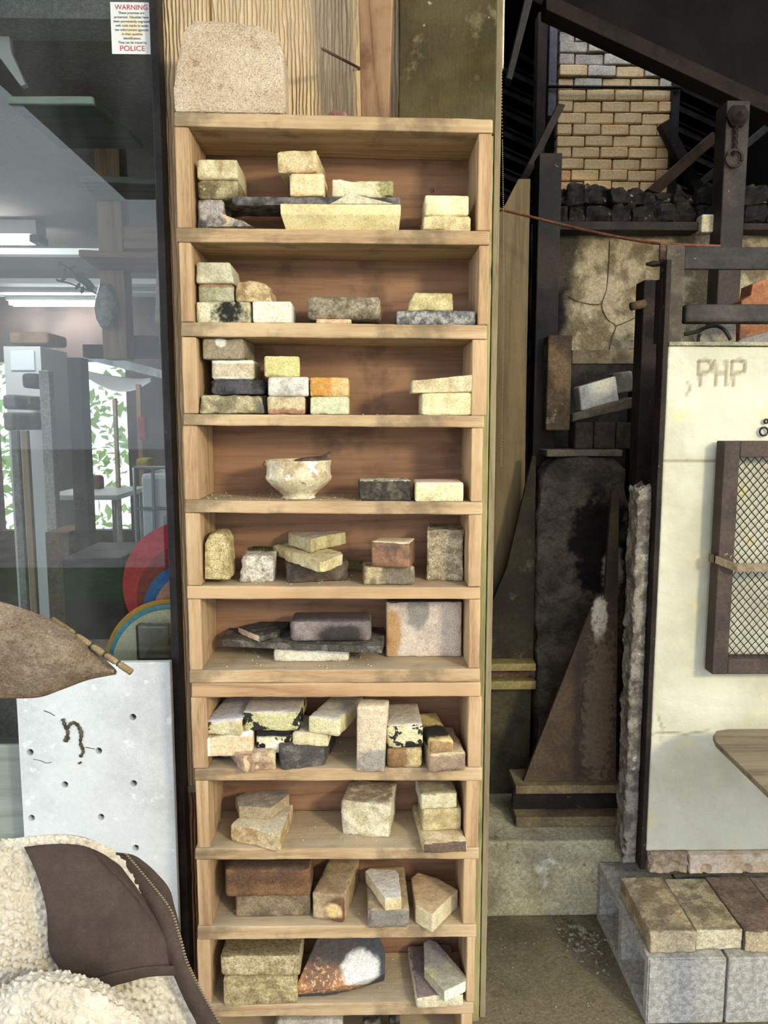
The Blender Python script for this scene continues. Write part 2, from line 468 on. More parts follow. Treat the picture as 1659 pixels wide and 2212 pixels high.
obj('joint_flashing', hexa(box8(XL, P(426, 1704, YW).x, YW - .004, YW - .0005, zsp - .009, zsp + .009), .03, .001, 0), plain('flashing_grey', (150, 142, 134), .5, .3), wall)

# corner trim behind the shelf's right edge
x0 = P(1052, 900, YW - .02).x
obj('trim_1', hexa(box8(P(1030, 1300, D + .15).x, P(1054, 1000, D + .15).x, D + .145, YW + .0, 0, P(1060, 250, D + .15).z + .0), .03, .003, .0008, 30), M_OLIVE, kind='structure')
obj('trim_2', hexa(box8(P(1056, 1000, D + .165).x, P(1069, 1000, D + .165).x, D + .16, YW - .001, 0, 3.1), .04, .002, .0006, 30),
    wood('grey_weathered_edge', (142, 128, 96), (160, 148, 112), (104, 92, 66), 'Z', 50, 6), kind='structure')

# ------------------------------------------------------------------ the shelf: two stacked units
# (left x, top y, bottom y), (right x, top y, bottom y) of each board's front face
BOARDS = [((376, 241, 272), (1065, 257, 287)), ((380, 492, 522), (1058, 498, 529)), ((390, 695, 727), (1052, 702, 733)),
          ((395, 894, 919), (1046, 898, 924)), ((400, 1081, 1108), (1042, 1085, 1112)), ((404, 1266, 1294), (1038, 1269, 1295)),
          ((409, 1449, 1476), (1037, 1445, 1474)), ((414, 1477, 1507), (1038, 1474.5, 1505)), ((420, 1662, 1687), (1041, 1659, 1687)),
          ((421, 1834, 1858), (1034, 1832, 1856)), ((426, 2002, 2031), (1029, 1998, 2025)), ((430, 2171, 2198), (1023, 2166, 2191)), ((434, 2283, 2305), (1018, 2281, 2304))]
def BT(i, x, top=True):
    """height of a board's top (or underside) at world x"""
    (lx, lt, lb), (rx, rt, rb) = BOARDS[i]
    a, b_ = P(lx, lt if top else lb, D), P(rx, rt if top else rb, D)
    t = (x - a.x) / (b_.x - a.x)
    return a.z * (1 - t) + b_.z * t
SIDES = {1: (379, 410, 1033, 1062), 2: (388, 414, 1034, 1057), 3: (394, 425, 1020, 1052), 4: (396, 427, 1018, 1043), 5: (402, 433, 1012, 1040),
         6: (407, 434, 1013, 1037), 8: (414, 447, 1011, 1040), 9: (424, 451, 1006, 1034), 10: (426, 455, 1001, 1028), 11: (427, 454, 1008, 1026), 12: (430, 457, 996, 1020)}
zb = BT(6, 0, False)
up = thing('brick_shelf', (P(720, 1470, D).x, D + DEP / 2, BT(6, P(720, 1470, D).x, False)), 'upper wooden shelf unit of six open compartments with plywood back, standing on the lower unit', 'shelf')
lo_ = thing('brick_shelf', (P(720, 1600, D).x, D + DEP / 2, 0), 'lower wooden shelf unit crammed with broken bricks, carrying the upper unit', 'shelf')
for i, (l, r_) in enumerate(BOARDS):
    par = up if i <= 6 else lo_
    c = pquad((l[0], l[2]), (r_[0], r_[2]), (r_[0], r_[1]), (l[0], l[1]), D, DEP)
    me = hexa(c, .02, .0035, .0007, 40, .0014, 9, seed=i)
    obj('shelf_board', me, M_BOARDY if i in (5, 7) else M_BOARD, par)
for i, (a, b_, c_, d_) in SIDES.items():
    par = up if i <= 6 else lo_
    ym = (BOARDS[i - 1][0][2] + BOARDS[i][0][1]) / 2
    for (u, v) in ((a, b_), (c_, d_)):
        X0, X1 = P(u, ym, D).x, P(v, ym, D).x
        z0 = BT(i, (X0 + X1) / 2) + .0006; z1 = BT(i - 1, (X0 + X1) / 2, False) - .0006
        obj('side_panel', hexa(box8(X0, X1, D + .002, D + DEP - .002, z0, z1), .02, .003, .0007, 40, .001, 10, seed=i + u), M_SIDE, par)
for par, i0, i1 in ((up, 0, 6), (lo_, 7, 12)):
    c = box8(P(395, 900, D).x, P(1040, 900, D).x, D + DEP + .001, D + DEP + .012, BT(i1, 0, False) + .01, BT(i0, 0) - .012)
    obj('back_panel', hexa(c, .05, .001, 0, 1), M_BACK, par)
# screw head in the top back panel
c = P(933, 412, D + DEP)
obj('screw', lathe([(.004, 0), (.0045, .001), (.001, .0014)], (0, 0, 0), 14), plain('dull_zinc', (120, 112, 90), .5, .6), up).matrix_local = Matrix.Translation(c - WL[up]) @ Matrix.Rotation(math.radians(90), 4, 'X')

# ------------------------------------------------------------------ the bricks
TOPZ = {}
FBX = {}
def support(base, X):
    return BT(base, X) if isinstance(base, int) else TOPZ[base]
def B(key, name, label, x0, x1, yt, yb, s, d, mat, base, cat='brick', group=None, yaw=0, cell=.009, r=.005, amp=.0006, freq=60, wav=.001,
      broken=None, bf=22, topx=None, lift=.0004, tilt=0, botx=None, back=None, zb=None, zt=None):
    """a block standing on a board or on another block; front face given by its pixels, set back s from the shelf front (None: from its foot)"""
    yc = (yt + yb) / 2
    Y = D + (s if s is not None else 0)
    Xm = P((x0 + x1) / 2, yc, Y).x
    z0 = (support(base, Xm) if zb is None else zb) + lift
    if s is None:
        Y = G((x0 + x1) / 2, yb, z0).y
    X0, X1 = P(x0, yb if botx is None else yc, Y).x, P(x1, yb if botx is None else yc, Y).x
    z1 = P((x0 + x1) / 2, yt, Y).z
    T0, T1 = X0, X1
    if topx: T0, T1 = P(topx[0], yt, Y).x, P(topx[1], yt, Y).x
    zl = zr = 0
    if zt: zl, zr = P(T0 and x0, zt[0], Y).z - z1, P(x1, zt[1], Y).z - z1
    bx = back or (0, 0, 0)       # how far the back shrinks: left, right, top
    c = [Vector((X0, Y, z0)), Vector((X1, Y, z0)), Vector((X1 - bx[1], Y + d, z0)), Vector((X0 + bx[0], Y + d, z0)),
         Vector((T0, Y, z1 + zl)), Vector((T1, Y, z1 + zr)), Vector((T1 - bx[1], Y + d, z1 + zr - bx[2])), Vector((T0 + bx[0], Y + d, z1 + zl - bx[2]))]
    piv = Vector(((X0 + X1) / 2, Y, z0))
    if yaw:
        R = Matrix.Rotation(math.radians(yaw), 3, 'Z'); c = [piv + R @ (v - piv) for v in c]
    if tilt:
        R = Matrix.Rotation(math.radians(tilt), 3, 'Y'); c = [piv + R @ (v - piv) for v in c]
    TOPZ[key] = z1 + max(zl, zr) * 0
    if broken: cell = min(cell, .006)
    me = hexa(c, cell, r, amp, freq, wav, 9, broken, bf, seed=hash_(key) % 50, chip=.003)
    me.shade_smooth()
    return obj(name, me, mat, None, None, label, cat, group)
def TB(key, name, label, pts, base, h, mat, cat='brick', group=None, cell=.009, r=.004, amp=.0008, freq=55, wav=.001, chip=0., zt=None, shrink=0., lift=.0004, zb=None):
    """a block of any outline, its top face traced in pixels at its own height above its support"""
    X = G(pts[0][0], pts[0][1], (support(base, P(pts[0][0], pts[0][1], D).x) if zb is None else zb) + h).x
    z0 = (support(base, X) if zb is None else zb) + lift
    zt = zt or [0] * len(pts)
    top = [G(px, py, z0 + h + dz) for (px, py), dz in zip(pts, zt)]
    cx = sum((p.x for p in top)) / len(top); cy = sum((p.y for p in top)) / len(top)
    bot = [Vector((p.x + (cx - p.x) * shrink, p.y + (cy - p.y) * shrink, z0)) for p in top]
    TOPZ[key] = z0 + h
    me = prism(bot, top, cell, r, amp, freq, wav, 9, hash_(key) % 50, chip)
    return obj(name, me, mat, None, None, label, cat, group)
def PF(key, name, label, pts, Y, d, mat, cat='brick', group=None, cell=.01, r=.005, amp=.001, freq=55, wav=.001, chip=0., drop=0., lean=0., shrink=0.):
    """a block whose front outline is traced in pixels at depth Y"""
    A = [P(px, py, Y) for px, py in pts]
    zmin = min(a.z for a in A)
    cx = sum((p.x for p in A)) / len(A); cz = sum((p.z for p in A)) / len(A)
    A = [a + Vector((0, (a.z - zmin) * lean, 0)) for a in A]
    Bk = [a + Vector(((cx - a.x) * shrink, d, (cz - a.z) * shrink - (drop if a.z > zmin + .01 else 0))) for a in A]
    TOPZ[key] = max(a.z for a in A)
    me = prism(A, Bk, cell, r, amp, freq, wav, 9, hash_(key) % 50, chip)
    return obj(name, me, mat, None, None, label, cat, group)

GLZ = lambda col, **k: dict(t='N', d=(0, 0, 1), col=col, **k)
FRT = lambda col, **k: dict(t='N', d=(0, -1, 0), col=col, **k)
SPT = lambda c, r, col, **k: dict(t='P', c=c, r=r, col=col, **k)
S = stone

PAL[:] = [.76, 1.03]        # pale, dusty mineral colours for everything on the shelf
# --- on the shelf's top
PF('big', 'insulating_block', 'large porous cream insulating block with rounded shoulders, on the shelf top',
   [(377, 241), (374, 190), (386, 110), (398, 62), (420, 44), (462, 42), (560, 55), (600, 75), (611, 105), (616, 228), (613, 245)], D + .02, .11,
   S('porous_cream', (228, 204, 174), (216, 188, 156), 10, .4, .65, .3, 220, spots=(((190, 154, 124), 30, .60, .72),), bump=.9, bs=260, bd=.004, pits=.7, ps=300, mott=.12),
   cat='block', cell=.008, r=.014, amp=.0016, freq=150, wav=.002)
fp = P(860, 0, D + .10)
zt0 = BT(0, fp.x) + .001
c8 = [P(862, 247, D + .09), P(1071, 250, D + .09), P(1072, 250, D + .13), P(866, 247, D + .13)]
Xa, Xb = c8[0].x, c8[1].x
def felt_mat():
    b = NB('ribbed_olive_felt'); o = b.map()
    col = b.mix(b.step(b.noise(o, 5, 5), .36, .66), (104, 92, 58), (66, 57, 34))
    col = b.mix(b.step(b.noise(o, 10, 5, .65), .55, .70), col, (138, 124, 82))
    col = b.mix(b.step(b.noise(o, 26, 3), .70, .73), col, (190, 184, 140))
    w = b.wave(o, 105, .6, 1.5, 'X', 1)
    h = b.math('ADD', b.math('MULTIPLY', w, .7), b.noise(o, 300, 4, .7))
    col = b.mix(.30, col, b.ramp(h, [(.45, (30, 26, 16)), (1.15, (220, 212, 180))]), 'OVERLAY')
    return b.done(col, .95, b.bump(h, .9, .003), 0, .1)
felt = felt_mat()
_f = S('dark_olive_felt', (96, 84, 52), (66, 56, 34), 5, .35, .68, .4, 300, spots=(((128, 114, 74), 9, .60, .74), ((186, 178, 130), 60, .735, .75)), bump=.9, bs=340, bd=.003, speck=0)
obj('felt_panel', hexa(box8(Xa, Xb, D + .10, D + .118, zt0, 2.95), .02, .004, .0012, 90, .002, 8), felt, None, None, 'dark olive ribbed felt panel leaning behind the shelf top', 'panel')
c = [P(781, 247, D + .075), P(846, 247, D + .075)]
x0, x1 = c[0].x, c[1].x
wm = wood('stained_stud', (146, 104, 70), (166, 124, 86), (92, 56, 36), 'Z', 40, 6, .7, .3, ((92, 54, 34), 6, .46, .7), ringamt=.9)
obj('wooden_stud', hexa([(x0, D + .075, zt0), (x1 - .008, D + .06, zt0), (x1 - .004, D + .10, zt0), (x0, D + .115, zt0),
                         (x0 - .012, D + .03, 2.9), (x1 + .012, D + .01, 2.9), (x1 + .016, D + .05, 2.9), (x0 - .012, D + .07, 2.9)], .03, .003, .0006, 30),
    wm, None, None, 'reddish brown wooden stud standing on the shelf top beside the felt panel', 'stud')
a, b_ = P(779, 149, YW + .002), P(694, 104, YW - .17)
obj('nail', tubes([[a, a.lerp(b_, .2), b_.lerp(a, .04), b_]], [.0033, .0033, .0033, .0008], 8), plain('rusty_nail', (104, 82, 62), .6, .5), None, None, 'long rusty nail jutting from the siding beside the stud', 'nail')
z_ = BT(0, P(728, 245, D + .05).x)
cc = P(730, 240, D + .05)
obj('pebble', lathe([(.012, 0), (.024, .006), (.028, .014), (.022, .022), (.010, .026)], (cc.x, cc.y, z_ - .001), 24, .08), S('red_pebble', (150, 104, 84), (120, 80, 68), 40, rough=.5), None, None, 'smooth reddish brown pebble on the shelf top', 'pebble')
cc = P(924, 244, D + .05); z_ = BT(0, cc.x)
obj('jar_lid', lathe([(.024, 0), (.025, .003), (.025, .009), (.022, .011), (.020, .009), (.005, .009)], (cc.x, cc.y, z_), 32), plain('dark_lid', (72, 70, 50), .6, .2), None, None, 'dark metal jar lid lying before the felt panel', 'lid')

# --- first compartment (on board 1)
B('a1', 'fire_brick', 'speckled grey-white lump at the base of the left stack under two mossy bricks', 426, 487, 428, 487, .035, .11,
  S('grey_white_lump', (176, 166, 160), (112, 104, 104), 26, .42, .6, .4, 220, bump=.8), 1, cat='stone', broken={'F': .008, 'R': .008}, amp=.0012, wav=.003)
B('a2', 'fire_brick', 'mossy grey-brown brick end, middle of the left stack in the top compartment', 427, 513, 388, 427, .035, .14,
  S('mossy_brick', (170, 154, 112), (112, 100, 66), 22, .42, .6, .35, 200, spots=(((206, 196, 156), 40, .58, .68),)), 'a1', group=None, broken={'F': .003}, amp=.001)
B('a3', 'fire_brick', 'cream glazed brick end with a rusty drip, topmost of the left stack', 426, 513, 344, 385, .03, .15,
  S('cream_drip', (218, 204, 156), (190, 172, 124), 18, over=(SPT((.58, 0, .6), (.07, .6, .5), (168, 124, 82), na=1.6, ns=60, lo=.2, hi=1.2, amt=.8),), rough=.55), 'a2', amp=.0004)
PF('a4', 'stone_fragment', 'low grey wedge of stone lying before the left stack', [(446, 490), (446, 462), (476, 459), (500, 468), (524, 476), (549, 489)], D + .004, .03,
   S('grey_wedge', (172, 162, 156), (116, 106, 98), 30, .4, .6, .4, bump=.8, spots=(((206, 182, 146), 14, .6, .7),)), cat='stone', amp=.0015, chip=.004)
B('a5', 'kiln_shelf_slab', 'thin dark grey slab bridging the top compartment, carrying three bricks', 502, 865, 424, 444, .03, .10,
  S('dark_slab', (116, 112, 108), (74, 72, 72), 40, .42, .6, .5, 160, bump=.8), 1, cat='slab', topx=(496, 865), zb=P(680, 444, D + .03).z, broken={'F': .004, 'L': .010}, amp=.001, r=.003)
B('a5b', 'fire_brick', 'small brick propping up the thin dark slab from behind', 770, 845, 446, 496, .075, .06, S('prop_brick', (176, 150, 110), (140, 116, 84), 12), 1, zb=None)
# pale slab with chamfered ends
zz0, zz1 = BT(1, P(735, 496, D).x) + .0004, P(735, 441, D - .002).z
xa, xb = P(606, 470, D).x, P(866, 470, D).x
yf = D - .004
def ring(x, dx): return [Vector((x + dx, yf + .024, zz0)), Vector((x, yf, zz0 + .030)), Vector((x, yf, zz1)), Vector((x, yf + .048, zz1)), Vector((x + dx, yf + .048, zz0))]
A, Bk = ring(xa, .010), ring(xb, -.004)
obj('pale_slab', prism(A, Bk, .012, .003, .0003, 40, .0005), S('yellow_cream_slab', (224, 206, 142), (206, 186, 124), 12, .4, .65, .15, rough=.7, bump=.25), None, None,
    'smooth pale yellow slab with bevelled ends, standing at the front of the top compartment', 'slab')
PF('a6', 'plaster_fragment', 'flat pale green-white wedge lying on the pale yellow slab', [(711, 440.6), (752, 419), (772, 420), (852, 440.6)], D - .001, .028,
   S('pale_wedge', (208, 200, 168), (186, 176, 146), 14, bump=.3), cat='fragment', cell=.008, r=.002, shrink=.0, drop=.004)
B('a7', 'fire_brick', 'smooth peach brick on the dark slab, under the crumbly-faced brick', 625, 700, 373, 423, .028, .09,
  S('peach_brick', (226, 196, 142), (214, 180, 128), 10, spots=(((236, 226, 206), 30, .66, .74),), bump=.3), 'a5', yaw=-2)
B('a8', 'fire_brick', 'tan brick with a crumbly broken face, topmost on the dark slab', 598, 684, 323, 371, .022, .145,
  S('tan_crumbly', (222, 194, 140), (196, 164, 112), 30, .45, .6, .35, 200, bump=.7), 'a7', yaw=-5, broken={'F': .006}, amp=.001, cell=.007)
B('a9', 'fire_brick', 'pale rough-edged brick with mossy right end, lying on the dark slab', 717, 850, 385, 423, .035, .08,
  S('pale_mossy_end', (222, 212, 170), (204, 190, 146), 20, over=(SPT((.97, 0, .5), (.22, .9, 1.2), (150, 144, 88), na=1.4, ns=60),)), 'a5', broken={'T': .004, 'F': .002}, amp=.001)
B('a10', 'fire_brick', 'rough-edged cream brick beneath another by the right upright, top compartment', 914, 1017, 465, 497, .012, .12,
  S('cream_rough1', (222, 204, 148), (198, 176, 120), 24, bump=.7), 1, broken={'F': .004, 'T': .002}, amp=.001)
B('a11', 'fire_brick', 'clean pale cream brick stacked by the right upright, top compartment', 918, 1013, 421, 464, .016, .12,
  S('clean_cream', (226, 214, 164), (212, 196, 142), 14, bump=.3), 'a10')

# --- second compartment (on board 2)
B('c3', 'fire_brick', 'cream brick with a black soot band across its face', 424, 542, 652, 695, .02, .11,
  S('soot_band', (216, 208, 168), (196, 186, 144), 14, over=(SPT((.62, 0, .5), (.36, 3, 1.0), (34, 32, 30), na=2.0, ns=70, lo=.35, hi=1.2),), rough=.7), 2)
B('c5', 'fire_brick', 'clean white smooth brick beside the soot-banded one', 546, 630, 650, 697, .012, .11, S('white_smooth', (224, 220, 196), (210, 204, 176), 10, bump=.2), 2)
B('c2', 'fire_brick', 'grey-green brick with a rusty upper edge, in the middle of a stack', 429, 505, 613, 650, .03, .11,
  S('grey_green', (172, 168, 136), (150, 146, 112), 16, over=(SPT((.5, 0, 1.0), (2, 2, .22), (150, 116, 78), na=.9, ns=70),)), 'c3', amp=.0008)
B('c1', 'fire_brick', 'grey-beige brick topping the stack over the grey-green one', 423, 505, 566, 611, .025, .12, S('grey_beige', (198, 190, 158), (176, 168, 136), 18), 'c2', broken={'F': .001}, topx=(424, 496))
B('c4', 'brick_fragment', 'broken tan brick half resting across the soot-banded and white bricks', 507, 596, 606, 651, .025, .09,
  S('broken_tan', (200, 172, 122), (162, 130, 84), 28, .42, .6, .35, spots=(((226, 210, 168), 20, .6, .7),), bump=.7), 'c5', topx=(510, 583), broken={'F': .008, 'R': .008, 'T': .004}, amp=.0012, cell=.007, zb=None)
B('c6b', 'stone_shard', 'thin peach shard wedged beneath the coarse grey-brown brick', 683, 759, 689, 700, .012, .08, S('peach_shard', (220, 178, 134), (200, 150, 108), 40), 2, cat='shard', amp=.0008, r=.003)
B('c6', 'fire_brick', 'coarse grey-brown brick standing alone, propped on a thin shard', 664, 824, 640, 690, .02, .12,
  S('coarse_greybrown', (146, 132, 106), (112, 98, 76), 30, .42, .6, .5, 150, bump=.9), 'c6b', r=.010, amp=.0015, broken={'F': .002, 'R': .003})
B('c8', 'kiln_shelf_slab', 'grey speckled granite-like slab with a cream brick on it', 857, 1028, 671, 702, .008, .11,
  S('granite_grey', (148, 146, 142), (96, 96, 98), 60, .42, .58, .5, 160, bump=.7), 2, cat='slab', broken={'F': .003}, amp=.001)
B('c7', 'fire_brick', 'yellow-beige brick with a broken left corner, on the grey speckled slab', 876, 980, 632, 673, .02, .09,
  S('yellow_beige', (194, 178, 120), (168, 150, 96), 22), 'c8', topx=(889, 978), broken={'L': .006}, amp=.0008, r=.006)

# --- third compartment (on board 3)
B('e4', 'rock', 'rough ochre and grey rock at the bottom of the tallest stack', 428, 575, 852, 895, .004, .12,
  S('ochre_rock', (178, 164, 122), (136, 124, 90), 24, .42, .58, .35, spots=(((206, 142, 66), 16, .60, .68), ((118, 116, 108), 20, .60, .68)), bump=.9), 3, cat='rock', topx=(434, 566), broken={'F': .010, 'T': .004, 'R': .006}, amp=.0015, cell=.007, wav=.003)
B('e3', 'slate_slab', 'dark blue-grey slate piece between the rock and the whitish brick', 457, 573, 820, 852, .03, .11,
  S('slate_dark', (84, 82, 86), (56, 56, 60), 20, .4, .6, .4, bump=.8), 'e4', cat='slab', broken={'F': .006, 'L': .012, 'R': .010}, amp=.001, cell=.007)
B('e2', 'fire_brick', 'whitish brick with chalky rim over the dark slate piece', 457, 548, 777, 819, .03, .12,
  S('chalky_rim', (190, 170, 138), (206, 192, 164), 24, over=(SPT((.5, 0, 1), (2, 2, .20), (226, 222, 208), na=.8, ns=40), SPT((.5, 0, 0), (2, 2, .16), (220, 216, 200), na=.8, ns=40))), 'e3')
B('e1', 'fire_brick', 'grey-brown brick with a round white spot, top of the tallest stack', 437, 526, 730, 774, .02, .14,
  S('white_spot', (150, 134, 106), (132, 116, 90), 16, over=(SPT((.42, 0, .78), (.13, .5, .22), (206, 202, 190), na=.35, ns=30),)), 'e2', yaw=-3)
B('e7', 'fire_brick', 'tan brick flecked with reddish dots along its foot', 578, 659, 856, 897, .006, .11,
  S('red_flecked', (196, 176, 134), (174, 152, 112), 18, over=(SPT((.5, 0, 0), (1.2, 2, .35), (170, 116, 84), na=1.6, ns=80),)), 3)
B('e6', 'fire_brick', 'white-grey brick under the leaf-green-tinged one', 579, 666, 814, 856, .004, .12, S('white_grey', (204, 198, 186), (166, 160, 148), 22, .45, .62), 'e7', broken={'F': .002})
B('e5', 'fire_brick', 'yellow-green cut brick at the top of the middle stack', 572, 648, 769, 813, .012, .10,
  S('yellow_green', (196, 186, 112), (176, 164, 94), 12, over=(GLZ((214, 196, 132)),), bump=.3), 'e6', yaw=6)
B('e9', 'fire_brick', 'pale green-white brick beneath the orange one', 670, 753, 857, 896, .004, .12, S('pale_green', (196, 194, 152), (180, 178, 136), 14, bump=.3), 3)
B('e8', 'fire_brick', 'orange-stained brick on the pale green-white one', 670, 753, 815, 857, .006, .12,
  S('orange_stained', (222, 186, 118), (206, 160, 88), 24, over=(SPT((.28, 0, .55), (.34, 2, .8), (204, 138, 50), na=1.2, ns=40),)), 'e9')
B('e11', 'fire_brick', 'square cream brick by the right upright, under a tilted thin one', 911, 1021, 848, 898, .006, .12, S('cream_square', (218, 206, 154), (204, 188, 132), 26, bump=.5), 3)
xl, xr = P(890, 850, D + .004).x, P(1023, 845, D + .004).x
c = [Vector((xl, D + .004, P(898, 849.5, D).z)), Vector((xr, D + .004, P(1020, 844, D).z)), Vector((xr, D + .12, P(1020, 844, D).z)), Vector((xl, D + .12, P(898, 849.5, D).z)),
     Vector((xl, D + .004, P(892, 820, D).z)), Vector((xr, D + .004, P(1020, 807, D).z)), Vector((xr, D + .12, P(1020, 807, D).z)), Vector((xl, D + .12, P(892, 820, D).z))]
dz = TOPZ['e11'] + .001 - c[1].z
c = [v + Vector((0, 0, dz if i in (1, 2) else dz * .6)) for i, v in enumerate(c)]
c[0].z = max(c[0].z, TOPZ['e11'] - .002); c[3].z = c[0].z
obj('fire_brick', hexa(c, .01, .004, .0006, 60, .001, seed=3), S('sand_thin', (206, 186, 142), (186, 164, 118), 22), None, None, 'thin sandy brick tilted on the square cream brick', 'brick')

# --- fourth compartment (on board 4): the bowl
cb = P(646, 1075, D + .055); zb4 = BT(4, cb.x) + .0006
sc_ = (P(717, 1036, D + .055).x - P(574, 1036, D + .055).x) / 2
h4 = P(646, 995, D + .0).z - zb4
prof = [(.46, 0), (.50, .02), (.50, .06), (.47, .085), (.62, .20), (.84, .36), (.985, .50), (1.0, .56), (.965, .64), (.955, .80), (.985, .95), (.985, .985), (.955, 1.0), (.925, .975), (.90, .80), (.90, .6), (.80, .40), (.5, .22), (.02, .16)]
bw = thing('tea_bowl', (cb.x, cb.y, zb4), 'cream wood-fired tea bowl with a narrow foot, holding a curled shard', 'bowl')
m_b = S('bowl_glaze', (196, 180, 140), (164, 136, 94), 22, .46, .64, .2, 160, spots=(((226, 224, 216), 26, .58, .66), ((150, 112, 78), 60, .64, .70)), rough=.45, bump=.2, spec=.4)
obj('vessel', lathe([(r_ * sc_, z * h4) for r_, z in prof], (cb.x, cb.y, zb4), 64), m_b, bw)
obj('inner_floor', lathe([(.88 * sc_, .70 * h4), (.88 * sc_, .71 * h4), (.3 * sc_, .715 * h4)], (cb.x, cb.y, zb4), 40), S('bowl_ash', (92, 84, 72), (70, 62, 54), 40), bw)
c = Vector((cb.x + .02, cb.y - .01, zb4 + .98 * h4))
obj('pottery_shard', sheet([[c + Vector((x_, -.012, z_)) for x_, z_ in ((-.03, -.004), (0, .0), (.035, .002), (.055, .012))], [c + Vector((x_, .02, z_ + .004)) for x_, z_ in ((-.03, -.004), (0, .002), (.035, .006), (.055, .016))]], 6, .006), S('shard_brown', (112, 88, 70), (84, 66, 54), 40), None, None, 'curled dark brown pottery shard lying across the tea bowl', 'shard')
c = Vector((cb.x - .99 * sc_, cb.y - .01, zb4 + .88 * h4))
obj('ring_lug', tubes([[c + Vector((.0055 * math.cos(t), .001, .0055 * math.sin(t))) for t in [i * math.pi / 6 for i in range(12)]]], .0016, 6, True), plain('lug_brown', (90, 76, 60), .6), bw)
B('g1', 'fire_brick', 'black sooty brick with white chalk flecks on top, right of the bowl', 775, 889, 1039, 1081, .01, .10,
  S('black_sooty', (62, 56, 50), (92, 82, 68), 50, .48, .64, .5, 120, over=(GLZ((206, 194, 160), na=1.6, ns=60, lo=.75, hi=.95),), bump=.9), 4, broken={'F': .004, 'L': .004}, amp=.0014, yaw=2)
B('g2', 'fire_brick', 'clean cream brick with pinkish top, in the bowl compartment', 897, 1001, 1042, 1086, -.002, .11,
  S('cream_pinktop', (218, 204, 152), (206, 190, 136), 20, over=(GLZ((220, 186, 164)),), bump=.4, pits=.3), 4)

# --- fifth compartment (on board 5)
PF('h1', 'insulating_brick', 'yellowish granular soft brick standing on end with a rounded top', [(440, 1253), (441, 1175), (450, 1156), (466, 1151), (484, 1153), (492, 1168), (497, 1254)], D + .012, .085,
   S('granular_yellow', (204, 182, 120), (172, 150, 92), 40, .42, .6, .4, 260, bump=.9, pits=.9, ps=240), r=.008, amp=.0014, freq=140)
B('h2', 'concrete_block', 'small whitish chunk of concrete beside the standing granular brick', 512, 590, 1200, 1259, None, .075,
  S('white_concrete', (200, 192, 176), (168, 156, 136), 34, .42, .6, .45, 150, bump=.9, spots=(((132, 116, 98), 50, .64, .7),)), 5, cat='block', broken={'F': .004, 'L': .005, 'T': .003}, amp=.0012, cell=.007, topx=(519, 590))
B('h3', 'fire_brick', 'dark brown brick supporting two chipped yellow slabs', 622, 756, 1214, 1257, None, .08,
  S('dark_brown', (104, 88, 72), (76, 62, 52), 24, bump=.6), 5, yaw=12, broken={'R': .003}, amp=.001)
TB('h4', 'brick_slab', 'chipped yellow slab laid on the dark brown brick, under another slab', [(587, 1178), (640, 1168), (736, 1190), (741, 1196), (704, 1212), (690, 1214)], 'h3', .026,
   S('yellow_chip', (206, 188, 132), (182, 160, 104), 24, .42, .6, .3, bump=.7), r=.003, chip=.005, amp=.001, cell=.007)
TB('h5', 'brick_slab', 'chipped pale slab with a mauve top face, uppermost on the yellow slab', [(625, 1134), (690, 1131), (745, 1141), (747, 1149), (688, 1160), (672, 1166), (622, 1152)], 'h4', .032,
   S('mauve_top', (196, 184, 128), (170, 154, 100), 26, over=(GLZ((184, 160, 148), na=.5),), bump=.6), r=.003, chip=.004, amp=.001, cell=.007)
B('h7', 'fire_brick', 'square tan-and-grey brick carrying the glossy brown cube', 786, 896, 1224, 1264, None, .075,
  S('tan_grey', (176, 154, 110), (118, 104, 84), 12, .46, .54, .35, bump=.7), 5, broken={'R': .004, 'F': .003}, amp=.001, yaw=3)
B('h6', 'fire_brick', 'glossy reddish-brown iron-stained cube with a pale top', 801, 885, 1171, 1227, .006, .075,
  S('iron_brown', (142, 92, 56), (96, 66, 50), 18, .42, .6, .25, over=(GLZ((214, 188, 146), na=.5),), rough=.45, bump=.4, spec=.5), 'h7', yaw=-14, topx=(801, 885), lift=.0006)
B('h8', 'insulating_brick', 'tall coarse grey-beige block standing against the right upright', 921, 1001, 1141, 1255, None, .09,
  S('coarse_greybeige', (186, 168, 134), (150, 132, 102), 40, .42, .6, .4, 240, bump=.9, pits=.8, ps=220), 5, broken={'T': .005, 'F': .002, 'R': .003}, amp=.0014, freq=120, yaw=-7, r=.004)
tm = plain('tape_green', (150, 140, 62), .5); zt5 = BT(5, 0) + .001
ya = D + DEP - .012
pts = [P(543, 1190, ya), P(590, 1190, ya - .004), P(680, 1206, ya - .006), P(786, 1222, ya)]
bm = bmesh.new(); q = crom(pts, 8); lo_v = []; hi_v = []
for p in q: lo_v.append(bm.verts.new((p.x, p.y, p.z - .013))); hi_v.append(bm.verts.new((p.x, p.y - .002, p.z + .013)))
for i in range(len(q) - 1): bm.faces.new((lo_v[i], lo_v[i + 1], hi_v[i + 1], hi_v[i]))
bmesh.ops.solidify(bm, geom=bm.faces[:], thickness=.0008)
me = bpy.data.meshes.new('tape'); bm.to_mesh(me); bm.free()
tp = obj('measuring_tape', me, tm, None, None, 'yellow-green steel measuring tape strip standing behind the bricks', 'tape')
tk = []
for i in range(1, len(q) - 1):
    for f in (.0, .33, .66):
        p = q[i].lerp(q[i + 1], f); L_ = .011 if f == 0 else .006
        tk.append(box8(p.x - .0006, p.x + .0006, p.y - .0042, p.y - .0030, p.z + .012 - L_, p.z + .012))
obj('tape_marks', boxes(tk), plain('tape_black', (30, 28, 22), .6), tp)

